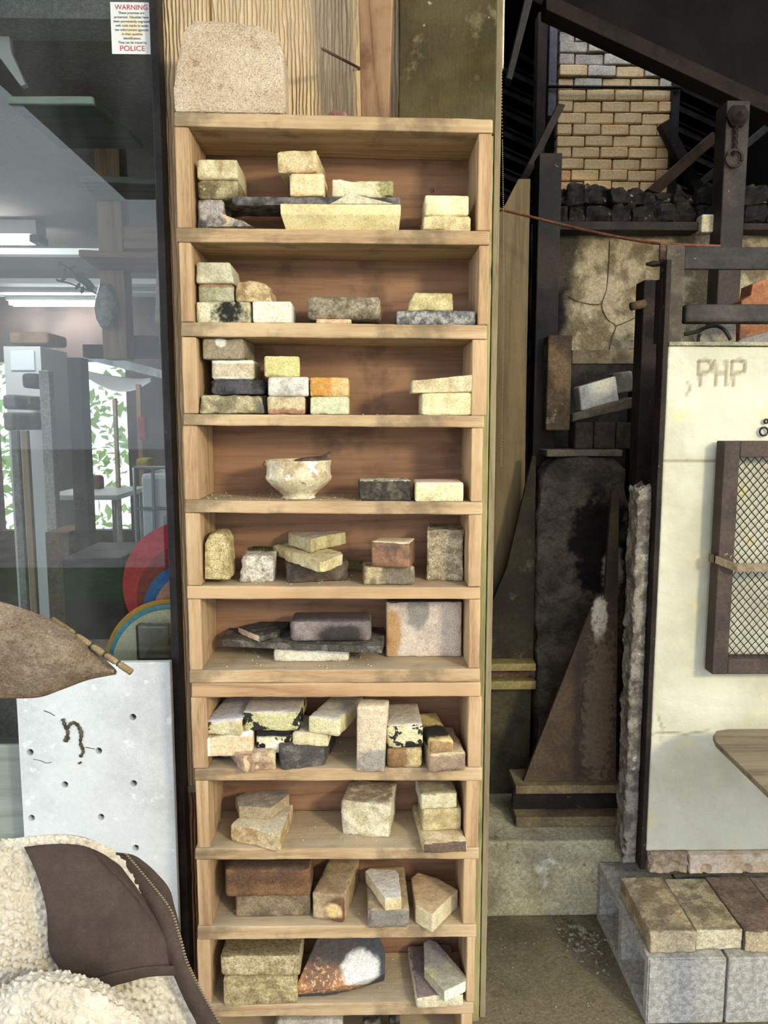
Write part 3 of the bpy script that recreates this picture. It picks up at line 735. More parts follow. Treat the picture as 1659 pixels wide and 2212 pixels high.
# --- sixth compartment (on board 6)
B('i2', 'white_tile', 'small white slab propping up the long black slab', 591, 754, 1402, 1431, None, .06, S('white_slab', (206, 198, 176), (188, 178, 152), 16, bump=.3), 6, cat='tile', r=.008)
TB('i1', 'kiln_shelf_slab', 'long soot-black slab resting on a small white one', [(478, 1381), (496, 1354), (640, 1352), (828, 1350), (833, 1362), (825, 1396), (700, 1393), (600, 1388)], 'i2', .018,
   S('soot_black_slab', (74, 70, 64), (110, 104, 92), 30, .48, .64, .5, 160, bump=.8), cat='slab', r=.003, chip=.003, amp=.001)
TB('i3', 'kiln_shard', 'small black shard with a pale orange broken edge, on the long black slab', [(513, 1354), (596, 1334), (627, 1338), (622, 1350), (600, 1364), (560, 1374)], 'i1', .016,
   S('black_shard', (64, 62, 58), (98, 94, 84), 40, .5, .64, .4, over=(dict(t='N', d=(-.6, -.8, 0), col=(226, 190, 150), na=.9, lo=.72, hi=.9, ns=80),), bump=.7), cat='shard', r=.002, chip=.003, amp=.001, cell=.006)
B('i4', 'fire_brick', 'smooth purple-grey brick with a sooty face, on the long black slab', 627, 802, 1340, 1383, .05, .09,
  S('purple_grey', (138, 124, 118), (104, 92, 90), 10, over=(SPT((.62, 0, .25), (.30, .6, .55), (52, 46, 44), na=.7), GLZ((88, 78, 80), na=.4)), rough=.6, bump=.3), 'i1', r=.012, amp=.0004)
B('i5', 'kiln_tile', 'large square grey-pink tile standing in the slab compartment', 834, 997, 1299, 1420, None, .035,
  S('greypink_tile', (196, 178, 162), (180, 162, 148), 9, .4, .64, .2, mott=.12, over=(SPT((.05, 0, .4), (.16, 2, .5), (176, 130, 80), na=.8), SPT((.42, 0, .85), (.16, 2, .35), (134, 128, 122), na=.9), GLZ((78, 70, 68), na=.3)), bump=.4), 6, cat='tile', r=.006, amp=.0005)

# --- seventh compartment (on board 8): crammed
B('j8', 'rock', 'dark charcoal rock with rough broken sides, under a cream brick', 608, 706, 1618, 1660, None, .12,
  S('charcoal_rock', (78, 74, 70), (112, 106, 98), 30, .48, .64, .4, bump=.9), 8, cat='rock', broken={'F': .006, 'R': .006}, amp=.0014, yaw=14, back=(0, -.05, -.03), wav=.003)
B('j7', 'brick_fragment', 'pinkish-brown crumbled brick jutting over the board edge', 520, 600, 1632, 1672, -.022, .11,
  S('pink_crumble', (192, 164, 132), (168, 128, 100), 26, .42, .6, .35, over=(dict(t='N', d=(1, -.2, .3), col=(206, 178, 130), na=.4),), bump=.9), 8, broken={'F': .012, 'L': .010, 'D': .0}, amp=.0016, cell=.007, yaw=24, topx=(508, 600))
B('j9', 'kiln_shard', 'black flat shard at the back behind the pinkish-brown crumbled brick', 452, 512, 1636, 1653, .05, .08, S('black_flat', (52, 48, 46), (84, 78, 72), 30), 8, cat='shard', r=.003, broken={'F': .004})
TOPZ['jl'] = P(500, 1629, D + .02).z
B('j4', 'fire_brick', 'pale brick with a white-rimmed pinkish face, lying under the two glazed ones', 443, 546, 1590, 1632, .004, .10,
  S('white_rim_pink', (222, 192, 148), (206, 178, 136), 12, over=(SPT((.5, 0, 1.0), (2, 2, .18), (236, 232, 212), na=.5), SPT((0, 0, .5), (.12, 2, 1.2), (236, 230, 208), na=.5)), bump=.3), 'jl', zt=(1597, 1580))
B('j5', 'fire_brick', 'brick with black tar-like and white blisters, in the crammed middle row', 554, 630, 1577, 1614, .02, .10,
  S('tar_blister', (206, 196, 146), (226, 218, 196), 14, spots=(((20, 18, 18), 20, .50, .54),), over=(SPT((.5, 0, 1), (2, 2, .3), (18, 16, 18), na=.6),), rough=.5), 'jl')
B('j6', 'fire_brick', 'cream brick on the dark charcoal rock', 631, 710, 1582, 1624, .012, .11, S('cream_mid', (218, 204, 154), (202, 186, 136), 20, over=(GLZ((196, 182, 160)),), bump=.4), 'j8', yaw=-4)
def glaze_brick(nm, base, var, spots=(), glz=(206, 196, 190)):
    return S(nm, base, var, 16, .42, .62, .25, over=(GLZ(glz, na=.9, lo=.35, hi=.6, ns=26),), spots=spots, rough=.5, bump=.9, bs=70, bd=.006, spec=.5)
B('j1', 'fire_brick', 'brick with a lavender-white dripping glaze top at the upper left of the crammed row', 441, 523, 1556, 1593, .006, .17,
  glaze_brick('glz1', (214, 200, 150), (186, 170, 120), (((60, 52, 44), 34, .59, .62),), (200, 196, 204)), 'j4', yaw=-9, back=(0, 0, -.004), zt=(1560, 1550))
B('j2', 'fire_brick', 'yellow-green glazed brick with black splashes, centre of the upper row', 525, 648, 1538, 1578, .012, .16,
  glaze_brick('glz2', (200, 192, 132), (186, 176, 112), (((24, 22, 20), 26, .54, .56),), (196, 184, 170)), 'j5', yaw=-2)
B('j3', 'fire_brick', 'cream brick with a white glazed top turned towards the tall slab', 663, 735, 1551, 1590, -.004, .17,
  glaze_brick('glz3', (220, 206, 150), (206, 188, 130), (), (208, 198, 178)), 'j6', yaw=-20)
B('j10', 'brick_slab', 'tall beige slab standing on end in the crammed compartment', 769, 829, 1528, 1675, -.02, .055,
  S('tall_beige', (204, 182, 148), (182, 162, 136), 9, over=(SPT((.6, 0, .15), (.7, 2, .2), (150, 140, 126), na=1.2),), bump=.5), 8, yaw=-7, topx=(771, 836), r=.004, zb=None)
B('j12', 'fire_brick', 'rounded tan brick beneath the black-splashed cream one', 836, 912, 1617, 1661, None, .12, S('tan_round', (196, 172, 116), (166, 140, 88), 16, over=(SPT((.3, 0, .5), (.3, 2, .7), (140, 100, 58), na=1.2),), rough=.6), 8, r=.012)
B('j11', 'fire_brick', 'cream brick with black splashes and a glazed top, beside the tall slab', 836, 914, 1566, 1616, None, .14,
  glaze_brick('glz4', (212, 200, 150), (190, 176, 124), (((22, 20, 18), 24, .535, .56),), (206, 192, 166)), 'j12', yaw=2)
B('j14', 'fire_brick', 'plain brown block jutting out at the right end of the crammed compartment', 926, 1010, 1628, 1672, -.02, .16,
  S('plain_brown', (150, 124, 98), (128, 104, 84), 16, over=(GLZ((186, 164, 122)),), bump=.5), 8, yaw=6, broken={'R': .004})
B('j13', 'fire_brick', 'narrow yellow brick with black soot, perched on the plain brown block', 930, 980, 1602, 1626, -.018, .17,
  S('narrow_yellow', (214, 184, 108), (194, 160, 88), 14, over=(SPT((.5, .35, .9), (.6, .22, 1.5), (44, 38, 32), na=1.0), SPT((.5, 0, .3), (1.2, .06, .9), (150, 116, 72), na=.8)), bump=.4), 'j14', yaw=9, back=(0, 0, -.005))

# --- eighth compartment (on board 9)
TB('k2', 'brick_wedge', 'tan wedge-shaped brick piece with a concave front, under a grey one', [(498, 1782), (512, 1766), (560, 1758), (633, 1735), (620, 1770), (604, 1806), (586, 1802), (548, 1790)], 9, .045,
   S('tan_wedge', (206, 178, 126), (170, 132, 82), 20, .44, .62, .3, over=(GLZ((206, 190, 156)),), spots=(((172, 118, 62), 14, .62, .7),), bump=.7), r=.004, chip=.004, amp=.001)
TB('k1', 'brick_wedge', 'purple-grey triangular piece lying on the tan wedge', [(508, 1720), (540, 1708), (622, 1704), (625, 1716), (584, 1746), (550, 1743), (516, 1742)], 'k2', .032,
   S('purple_wedge', (130, 116, 108), (160, 146, 126), 12, .44, .6, .3, over=(dict(t='N', d=(-.8, -.5, 0), col=(150, 146, 148), na=.4), dict(t='N', d=(.5, -.8, 0), col=(164, 142, 104), na=.4)), bump=.5), r=.003, amp=.0008, chip=.002)
B('k3', 'fire_block', 'big cream-white block with a crumbly face and a purple side, alone in the middle', 738, 842, 1736, 1808, None, .125,
  S('big_white', (214, 204, 170), (192, 178, 138), 30, .42, .6, .35, 200, over=(dict(t='N', d=(-1, -.1, 0), col=(196, 176, 168), na=.3), dict(t='N', d=(0, .45, 1), col=(160, 138, 112), na=.7, lo=.75, hi=.98)), bump=.9), 9, cat='block', yaw=-10, topx=(735, 845), broken={'F': .006, 'R': .003}, amp=.0014, cell=.008)
B('k6', 'fire_brick', 'long sandy brick jutting over the board edge under two smaller ones', 915, 1010, 1822, 1859, -.026, .20,
  S('long_sandy', (206, 184, 138), (186, 160, 114), 26, over=(FRT((104, 82, 66), na=1.2, ns=70), ), bump=.7), 9, yaw=5, broken={'F': .005}, amp=.001)
B('k5', 'brick_slab', 'thin tan brick between the long sandy one and the white-faced one', 912, 997, 1748, 1772, .03, .11, S('thin_tan', (186, 166, 116), (166, 144, 96), 16, spots=(((110, 84, 56), 40, .70, .74),)), 'k6', yaw=2)
B('k4', 'fire_brick', 'brick with a crumbly white face, top of the pile by the right upright', 909, 988, 1714, 1743, .028, .11,
  S('crumbly_white', (208, 198, 158), (188, 176, 134), 26, over=(GLZ((158, 144, 108)),), bump=.9), 'k5', yaw=4, broken={'F': .005}, amp=.0012, cell=.007)

# --- ninth compartment (on board 10)
B('l2', 'fire_brick', 'dull grey-brown brick under the rust-brown one', 509, 671, 1926, 1981, None, .11,
  S('dull_greybrown', (142, 122, 90), (104, 86, 68), 12, .42, .6, .4, bump=.5, over=(GLZ((176, 152, 112)),)), 10, r=.006)
B('l1', 'fire_brick', 'rust-brown brick with a scorched top, on the dull grey-brown one', 486, 670, 1877, 1922, .01, .11,
  S('rust_brown', (132, 90, 54), (98, 66, 44), 12, .42, .6, .35, over=(GLZ((86, 64, 46), na=.4),), bump=.5), 'l2', r=.010)
B('l3', 'fire_brick', 'long glazed brick with a yellow lump stuck to its brown end', 674, 744, 1932, 1990, None, .17,
  S('glazed_end', (186, 160, 118), (160, 130, 92), 14, over=(SPT((.5, 0, .42), (.8, .06, .62), (112, 72, 50), na=.4), SPT((.36, 0, .42), (.30, .06, .34), (222, 186, 116), na=.5, ns=50)), rough=.5, bump=.5, spec=.5), 10, yaw=-13, r=.005, wav=.002)
B('l5', 'fire_brick', 'grey-faced brick lying lengthwise under a smaller pale piece', 795, 884, 1968, 2013, -.014, .19,
  S('grey_faced', (178, 154, 118), (162, 138, 104), 14, over=(FRT((128, 120, 108), na=.9, ns=60),), spots=(((210, 200, 180), 40, .68, .72),), bump=.7), 10, yaw=1, broken={'F': .004}, amp=.001, r=.007)
TB('l4', 'brick_fragment', 'pale chalky-topped fragment lying on the grey-faced brick', [(789, 1881), (800, 1874), (854, 1877), (862, 1887), (867, 1938), (832, 1941)], 'l5', .033,
   S('chalky_pale', (212, 192, 142), (196, 172, 124), 16, over=(GLZ((206, 196, 186), na=.8),), bump=.7, bs=80), r=.003, amp=.001, chip=.002)
TB('l6', 'brick_wedge', 'smooth tan wedge brick pointing forward, next to the grey-faced brick', [(888, 1896), (902, 1884), (946, 1896), (990, 1922), (976, 1934), (934, 1976), (897, 1954)], 10, .05,
   S('smooth_tan', (194, 162, 118), (174, 138, 98), 12, .42, .62, .2, over=(dict(t='N', d=(-.3, -1, 0), col=(206, 188, 140), na=.3), dict(t='N', d=(.8, -.6, 0), col=(198, 182, 140), na=.3)), rough=.6, bump=.4), r=.004, amp=.0006)

# --- tenth compartment (on board 11)
B('m2', 'fire_brick', 'sandy yellow brick under another, bottom full compartment', 484, 643, 2114, 2172, None, .12, S('sandy_yellow', (184, 164, 112), (152, 132, 86), 26, .4, .6, .45, 150, bump=.7), 11, yaw=3)
B('m1', 'fire_brick', 'olive-topped sandy brick on its twin, bottom full compartment', 477, 648, 2064, 2117, .005, .12, S('olive_sandy', (188, 168, 122), (156, 138, 94), 22, .4, .6, .45, 150, over=(GLZ((124, 106, 70), na=.5),), bump=.7), 'm2', yaw=-1)
m3 = S('fire_glaze', (178, 112, 66), (128, 84, 58), 20, .4, .6, .4, spots=(((218, 164, 96), 90, .54, .60),),
       over=(SPT((.55, .5, 1.0), (.9, 1.6, .5), (60, 48, 44), na=.7), SPT((.98, .4, .7), (.30, 1.5, .9), (46, 48, 58), na=.7), SPT((.72, .2, .50), (.22, 1.6, .27), (206, 204, 200), na=.7, ns=30), SPT((.55, .0, .02), (.9, 1.2, .12), (58, 62, 74), na=.9)), rough=.5, bump=.8, bs=120, spec=.5)
z11 = BT(11, P(730, 2160, D).x)
pl = [(636, 2167), (686, 2052), (815, 2037), (832, 2082), (832, 2132), (752, 2156), (700, 2166)]
A = []
for (px, py) in pl:
    A.append(PT(px, py, (0, D + .004, z11), Vector((0, -.62, .78)).normalized() if False else Vector((0, -1, .75)).normalized()))
Bk = [a + Vector((0, .02, -.036)) for a in A]
mn = min(v.z for v in A + Bk)
me = prism(A, Bk, .008, .004, .0012, 70, .001, 9, 4, .002); me.transform(Matrix.Translation((0, 0, z11 + .001 - min(v.co.z for v in me.vertices))))
obj('glazed_tile', me, m3, None, None, 'fire-glazed slab with rust, blue-black and a white patch, leaning in the bottom full compartment', 'tile')
B('m4', 'fire_brick', 'purple-topped pale brick lying flat under a glassy shard', 900, 1001, 2152, 2190, -.018, .19,
  S('purple_top', (216, 202, 166), (198, 182, 144), 30, over=(GLZ((132, 112, 110), na=.5, lo=.6, hi=.8), ), bump=.8), 11, yaw=4, amp=.001, broken={'F': .002})
TB('m5', 'glassy_shard', 'olive and white glassy shard lying on the purple-topped brick', [(915, 2036), (925, 2028), (944, 2034), (1008, 2108), (1006, 2120), (960, 2142), (916, 2090)], 'm4', .030,
   S('glassy_olive', (186, 176, 120), (160, 152, 132), 10, .44, .58, .2, over=(SPT((.2, .9, 1), (.5, .5, 2), (150, 146, 146), na=.5), dict(t='N', d=(.4, -1, -.1), col=(206, 212, 192), na=.5)), rough=.4, bump=.4, spec=.5), cat='shard', r=.003, amp=.0006, chip=.001)
# --- lowest compartment, only the tops in view (on board 12)
B('n1', 'kiln_tile', 'pale grey tile in the lowest compartment', 585, 742, 2204, 2300, .05, .05, S('palegrey_tile', (176, 166, 150), (156, 146, 130), 16), 12, cat='tile', topx=(600, 740), zb=BT(12, 0))
B('n2', 'rock', 'dark pointed rock in the lowest compartment', 786, 822, 2210, 2300, .03, .07, S('dark_pointed', (66, 62, 60), (88, 82, 78), 30), 12, cat='rock', broken={'T': .012, 'R': .006}, wav=.004)
B('n3', 'rock', 'dark blunt rock beside the pointed one, lowest compartment', 836, 866, 2208, 2300, .03, .07, S('dark_blunt', (72, 68, 66), (92, 88, 84), 30), 12, cat='rock', broken={'T': .014, 'L': .008}, wav=.004)


# crumbs fallen on the boards
bm = bmesh.new(); rc = random.Random(11)
for (i, n_, xa_, xb_) in ((3, 14, 690, 900), (4, 110, 440, 780), (5, 70, 500, 900), (6, 130, 470, 830), (8, 20, 560, 760), (9, 70, 640, 880), (10, 40, 470, 900), (11, 40, 640, 900)):
    for k in range(n_):
        px_ = rc.uniform(xa_, xb_); X_ = P(px_, 1100, D + .05).x; Y_ = D + rc.uniform(.006, DEP - .01); sz = rc.choice((.0008, .001, .0014, .002))
        bmesh.ops.create_icosphere(bm, subdivisions=1, radius=sz, matrix=Matrix.Translation((X_, Y_, BT(i, X_) + sz * .5 + .001)) @ Matrix.Diagonal((1.3, 1, .7, 1)))
me = bpy.data.meshes.new('crumbs'); bm.to_mesh(me); bm.free()
obj('brick_crumbs', me, S('crumb', (206, 190, 152), (160, 140, 106), 80, .45, .55), None, None, 'scattered brick crumbs and dust on the shelf boards', 'crumbs', kind='stuff')
PAL[:] = [.78, 1.0]
# ------------------------------------------------------------------ the kiln yard beyond the wall's end
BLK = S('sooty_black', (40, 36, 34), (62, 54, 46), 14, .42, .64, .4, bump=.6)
STEEL = S('dark_rusty_steel', (46, 36, 31), (28, 23, 23), 10, .4, .64, .4, 160, spots=(((112, 84, 62), 40, .66, .72),), rough=.7, bump=.4, metal=.2, speck=.2)
STEELB = S('black_steel', (44, 40, 42), (30, 28, 30), 12, .4, .64, .4, spots=(((150, 138, 116), 150, .72, .75),), rough=.6, bump=.3, metal=.2, speck=.2)
RUST = S('rust_plate', (104, 76, 54), (74, 54, 42), 9, .38, .64, .4, 140, spots=(((142, 104, 70), 50, .64, .72),), rough=.75, bump=.5, metal=.1)
PLASTER = None

# concrete step
XK = P(1397, 1800, 2.18).x           # left edge of the kiln's front wall
zs = .268
obj('concrete_step', hexa(box8(XR + .002, XK + .12, 2.335, 4.2, .0005, zs), .05, .008, .001, 20, .002, 4),
    S('step_concrete', (168, 160, 128), (124, 114, 88), 4, .4, .64, .3, 120, spots=(((198, 196, 176), 7, .58, .72), ((92, 84, 62), 12, .62, .72)), bump=.35, bs=70), None, None, 'low concrete step at the foot of the rusty channel beam', 'step')

# --- kiln front wall, plastered
yk = 2.18
zk0, zk1 = P(1500, 1838, yk).z, P(1550, 748, yk).z
XKR = XK + 1.0
me = hexa(box8(XK, XKR, yk, yk + .08, zk0, zk1), .0075, .006, .0007, 45, .0025, 5, seed=2)
def seg_d(p, a, b_):
    ab = b_ - a; t = max(0, min(1, (p - a).dot(ab) / max(ab.dot(ab), 1e-9))); return (p - a - ab * t).length
def arc(cx, cy, rx, ry, a0, a1, n=7):
    return [(cx + rx * math.cos(a0 + (a1 - a0) * i / n), cy + ry * math.sin(a0 + (a1 - a0) * i / n)) for i in range(n + 1)]
h_ = math.pi / 2
STROKES = [[(1508, 783), (1511, 834)], [(1508, 783), (1522, 779)] + arc(1522, 793, 14, 14, -h_, h_) + [(1509, 809)],
           [(1543, 782), (1546, 834)], [(1567, 782), (1569, 834)], [(1544, 808), (1568, 807)],
           [(1580, 783), (1583, 834)], [(1580, 783), (1594, 779)] + arc(1595, 793, 15, 14, -h_, h_) + [(1581, 809)]]
segs = []
for st in STROKES:
    w3 = [P(a, b_, yk) for a, b_ in st]
    segs += [(a, b_, .0062, .004, .85) for a, b_ in zip(w3, w3[1:])]
for st in ([(1430, 997), (1480, 998), (1570, 996)], [(1395, 1590), (1440, 1583), (1480, 1588), (1530, 1580)], [(1485, 828), (1490, 842), (1480, 856)], [(1420, 1545), (1430, 1575), (1428, 1600)]):
    w3 = [P(a, b_, yk) for a, b_ in st]
    segs += [(a, b_, .0045, .003, .6) for a, b_ in zip(w3, w3[1:])]
at = me.attributes.new('engraved', 'FLOAT', 'POINT')
for v in me.vertices:
    if v.co.y < yk + .012:
        best = 0
        for a, b_, wd_, dp, am in segs:
            if abs(v.co.z - a.z) > .09 or abs(v.co.x - a.x) > .13: continue
            d_ = seg_d(Vector((v.co.x, yk, v.co.z)), a, b_)
            if d_ < wd_:
                k = 1 - (d_ / wd_) ** 2; best = max(best, k * am); v.co.y += 0 if best > k * am else dp * k
        at.data[v.index].value = best
b = NB('kiln_plaster'); o_ = b.map()
col = b.mix(b.step(b.noise(o_, 4, 5), .38, .66), (200, 198, 176), (180, 176, 152))
col = b.mix(b.step(b.noise(o_, 11, 4), .60, .74), col, (206, 190, 138))
ta = b.n.new('ShaderNodeAttribute'); ta.attribute_name = 'engraved'
col = b.mix(ta.outputs['Fac'], col, (138, 116, 84))
pm = b.done(col, .85, b.bump(b.math('ADD', b.noise(o_, 90, 5, .6), b.math('MULTIPLY', b.noise(o_, 16, 4), 2.0)), .45, .004))
kw = thing('wood_kiln', ((XK + XKR) / 2, yk, zk0), 'white plastered kiln front wall with letters PHP scratched in', 'kiln')
obj('front_wall', me, pm, kw)
obj('body', boxes([box8(XK + .17, XKR, yk + .085, 3.0, zs, zk1 - .03)]), BLK, kw)
obj('top_flange', hexa(box8(XK + .0, XKR, yk - .006, yk + .06, zk1 + .001, zk1 + .012), .03, .002, .0008, 40), S('green_flange', (122, 124, 96), (158, 150, 118), 14), kw)
obj('corner_angle', hexa(box8(XK - .016, XK - .001, yk - .002, yk + .05, zk0 - .06, P(1440, 560, yk).z), .03, .002, .0012, 60), STEEL, kw)
obj('mortar_edge', hexa(box8(XK - .062, XK - .017, yk + .03, yk + .11, zk0 - .06, P(1400, 1050, yk).z), .008, .006, .0015, 70, .0015, 9, {'L': .006, 'T': .03, 'F': .002}, 30, seed=5),
    S('grey_mortar', (142, 134, 122), (96, 88, 82), 22, .42, .6, .4, spots=(((210, 204, 190), 12, .64, .72), ((58, 50, 48), 18, .62, .7)), bump=.9), kw)
# course under the wall: broken brick and a dimpled block, on the brick ledge
ZB = .196; ZL = .26
yl0 = G(1450, 2016, ZL).y; yl1 = yl0 + .245
obj('brick_fragment', hexa(box8(P(1402, 1870, yk - .02).x, P(1487, 1870, yk - .02).x, yk - .022, yk + .06, ZL + .0006, zk0 - .001), .008, .005, .0016, 60, .003, 12, {'F': .016, 'L': .01}, 22, seed=9),
    S('broken_red', (182, 158, 132), (156, 128, 104), 26, bump=.9), None, None, 'crumbled pinkish brick wedged under the corner of the kiln wall', 'brick')
me = hexa(box8(P(1489, 1870, yk - .02).x, XKR, yk - .024, yk + .06, ZL + .0006, zk0 - .001), .006, .004, .0004, 50, .001, 6)
for v in me.vertices:
    if v.co.y < yk - .015:
        for (hx, hy) in [(1538 + i * 96, 1841) for i in range(4)] + [(1525 + i * 88, 1878) for i in range(4)]:
            c = P(hx, hy, yk - .024); d_ = math.hypot(v.co.x - c.x, v.co.z - c.z)
            if d_ < .017: v.co.y += .022 * (1 - (d_ / .017) ** 4)
obj('dimpled_block', me, S('dimpled_pink', (204, 184, 164), (190, 160, 124), 8, .44, .6, .2, bump=.3), None, None, 'pale pinkish refractory block with round dimples under the kiln wall', 'block')
# ledge of fire bricks on concrete blocks
lb = [('ochre fire brick with a chipped end, first of the ledge at the open corner', (178, 158, 120), (136, 118, 88)), ('yellow-grey fire brick with a chalky broken end, second along the ledge', (172, 158, 122), (126, 114, 90)),
      ('reddish-brown fire brick, third along the ledge', (126, 104, 90), (102, 84, 74)), ('grey-brown fire brick, fourth along the ledge', (128, 112, 98), (106, 92, 80))]
xe = [P(px, 2016, yl0).x for px in (1407, 1509, 1612, 1716, 1820)]
for i, (lab, c1, c2) in enumerate(lb):
    obj('fire_brick', hexa(box8(xe[i] + .0008, xe[i + 1] - .0012, yl0 + (.004, .012, 0, .006)[i], yk - .030 - (.002, .006, .001, .004)[i], ZB + .0012, ZL - (.0, .003, .001, .002)[i]), .008, .005, .0009, 70, .0015, 9, {'F': .006, 'T': .001}, 26, seed=i + 20),
        S('ledge_brick%d' % i, c1, c2, 18, .42, .6, .35, 140, over=(FRT((178, 160, 126) if i in (0, 2) else (196, 186, 156), na=.9, ns=60, lo=.6, hi=.8),), spots=(((84, 76, 60), 12, .64, .74),), bump=.7), None, None, lab, 'brick')
def cinder(x0, x1, y0, y1, z0, z1, label):
    ym = (y0 + y1) / 2; t = .028
    c = [box8(x0, x1, y0, y1, z0, z0 + t), box8(x0, x1, y0, y1, z1 - t, z1), box8(x0, x1, y0, y0 + t, z0, z1), box8(x0, x1, y1 - t, y1, z0, z1), box8(x0, x1, ym - t / 2, ym + t / 2, z0, z1), box8(x0 + .07, x1 - .001, y0 + .002, y1 - .002, z0 + .002, z1 - .002)]
    bm = bmesh.new()
    # one shell: side walls and web, with the two cores sunk from the left
    def q(*p): bm.faces.new([bm.verts.new(v) for v in p])
    q((x1, y0, z0), (x1, y1, z0), (x1, y1, z1), (x1, y0, z1)); q((x0, y0, z0), (x1, y0, z0), (x1, y0, z1), (x0, y0, z1)); q((x0, y1, z0), (x0, y1, z1), (x1, y1, z1), (x1, y1, z0))
    q((x0, y0, z1), (x1, y0, z1), (x1, y1, z1), (x0, y1, z1)); q((x0, y0, z0), (x0, y1, z0), (x1, y1, z0), (x1, y0, z0))
    ys = [y0, y0 + t, ym - t / 2, ym + t / 2, y1 - t, y1]
    for i in range(5):
        a, b2 = ys[i], ys[i + 1]
        if i in (1, 3):
            zi0, zi1 = z0 + t, z1 - t
            q((x0, a, z0), (x0, a, zi0), (x0, b2, zi0), (x0, b2, z0)); q((x0, a, zi1), (x0, a, z1), (x0, b2, z1), (x0, b2, zi1))
            xi = x0 + .09; k = .008
            A = [(x0, a, zi0), (x0, b2, zi0), (x0, b2, zi1), (x0, a, zi1)]; C = [(xi, a + k, zi0 + k), (xi, b2 - k, zi0 + k), (xi, b2 - k, zi1 - k), (xi, a + k, zi1 - k)]
            for j in range(4): q(A[j], A[(j + 1) % 4], C[(j + 1) % 4], C[j])
            q(*C)
        else: q((x0, a, z0), (x0, a, z1), (x0, b2, z1), (x0, b2, z0))
    bmesh.ops.remove_doubles(bm, verts=bm.verts, dist=.0001); bmesh.ops.recalc_face_normals(bm, faces=bm.faces)
    bmesh.ops.bevel(bm, geom=[e for e in bm.edges if len(e.link_faces) == 2 and e.calc_face_angle(0) > .3], offset=.004, segments=2, affect='EDGES', clamp_overlap=True)
    me = bpy.data.meshes.new('cinder'); bm.to_mesh(me); bm.free()
    return obj('concrete_block', me, S('cinder_grey', (186, 184, 178), (160, 158, 152), 60, .4, .6, .3, 220, bump=.9, bs=240, bd=.004, mott=.12), None, None, label, 'block')
yc0 = G(1402, 2072, ZB).y; yc1 = 2.33
xc0 = P(1402, 2072, yc0).x; xc1 = P(1569, 2100, yc0).x
cinder(xc0, xc1, yc0, yc1, .0006, ZB, 'grey concrete block on its side with two hollow cores facing the open floor')
obj('concrete_block', hexa(box8(xc1 + .006, xc1 + .40, yc0, yc0 + .19, .0006, ZB), .02, .004, .0006, 90), MATS['cinder_grey'], None, None, 'grey concrete block beside the hollow-cored one under the brick ledge', 'block')
obj('concrete_block', hexa(box8(xc1 + .006, xc1 + .40, yc0 + .196, yc0 + .386, .0006, ZB), .02, .004, .0006, 90), MATS['cinder_grey'], None, None, 'grey concrete block behind another, below the kiln wall', 'block')
obj('kiln_footing', boxes([box8(XK + .125, XKR, 2.30, 2.98, .001, zs - .002)]), MATS['step_concrete'], kw)

# --- mesh door
yd = 2.115
def bar(f, Y, d, par, name, mat=STEEL): return obj(name, hexa(pquad(*f, Y, d), .03, .003, .0004, 60), mat, par)
dl = P(1535, 1456, yd); du = P(1571, 952, yd)
door = thing('mesh_door', (P(1650, 1456, yd).x, yd, P(1650, 1456, yd).z), 'brown steel door with an expanded metal mesh panel on the kiln wall', 'door')
XD = (P(1552, 1200, yd).x); zd0, zd1 = P(1560, 1457, yd).z, P(1600, 953, yd).z; XDR = XD + .62; bw_ = .046
M_DOOR = S('brown_paint_steel', (74, 58, 50), (58, 46, 42), 9, .4, .64, .25, spots=(((150, 120, 92), 40, .70, .74),), rough=.65, bump=.3)
obj('side_bar', hexa(box8(XD, XD + bw_, yd, yd + .05, zd0, zd1), .03, .003, .0004, 60), M_DOOR, door)
obj('side_bar', hexa(box8(XDR - bw_, XDR, yd, yd + .05, zd0, zd1), .03, .003, .0004, 60), M_DOOR, door)
obj('top_bar', hexa(box8(XD + bw_, XDR - bw_, yd, yd + .05, zd1 - bw_, zd1), .03, .003, .0004, 60), M_DOOR, door)
obj('bottom_bar', hexa(box8(XD + bw_, XDR - bw_, yd, yd + .05, zd0, zd0 + bw_), .03, .003, .0004, 60), M_DOOR, door)
pw, ph = .0225, .0132
paths = []
nx, nz = int((XDR - XD - 2 * bw_) / pw), int((zd1 - zd0 - 2 * bw_) / ph)
for k in range(nz + 1):
    z = zd0 + bw_ + k * ph; pts = []
    for i in range(2 * nx + 2): pts.append((XD + bw_ + i * pw / 2, yd + .024 + .002 * (i % 2), z + (ph / 2 if (i + k) % 2 else -ph / 2)))
    paths.append(pts)
obj('expanded_mesh', tubes(paths, .0021, 4), STEELB, door)
st = [P(1533, 1204, 2.16), P(1545, 1208, 2.115), P(1592, 1227, 2.075), P(1700, 1226, 2.075), P(1850, 1226, 2.075)]
sl = []
for p, q_ in zip(st, st[1:]):
    a_, c_ = Vector((0, 0, .0115)), Vector((0, .007, 0))
    sl.append([p - a_, q_ - a_, q_ - a_ + c_, p - a_ + c_, p + a_, q_ + a_, q_ + a_ + c_, p + a_ + c_])
me = boxes(sl)
obj('strap', me, S('strap_steel', (136, 116, 88), (104, 86, 66), 20, rough=.6), door)
hk = []
for (cx, cy, r_) in ((1650, 932, 15), (1655, 910, 7)):
    c = P(cx, cy, yk - .008); rr_ = r_ / 1.28 * .00102
    hk.append([c + Vector((rr_ * math.cos(t), 0, rr_ * math.sin(t))) for t in [i * math.pi / 8 for i in range(16)]])
obj('wire_hook', tubes(hk, .003, 6, True), plain('black_wire', (24, 22, 22), .5), None, None, 'black wire hook hanging above the mesh door', 'hook')

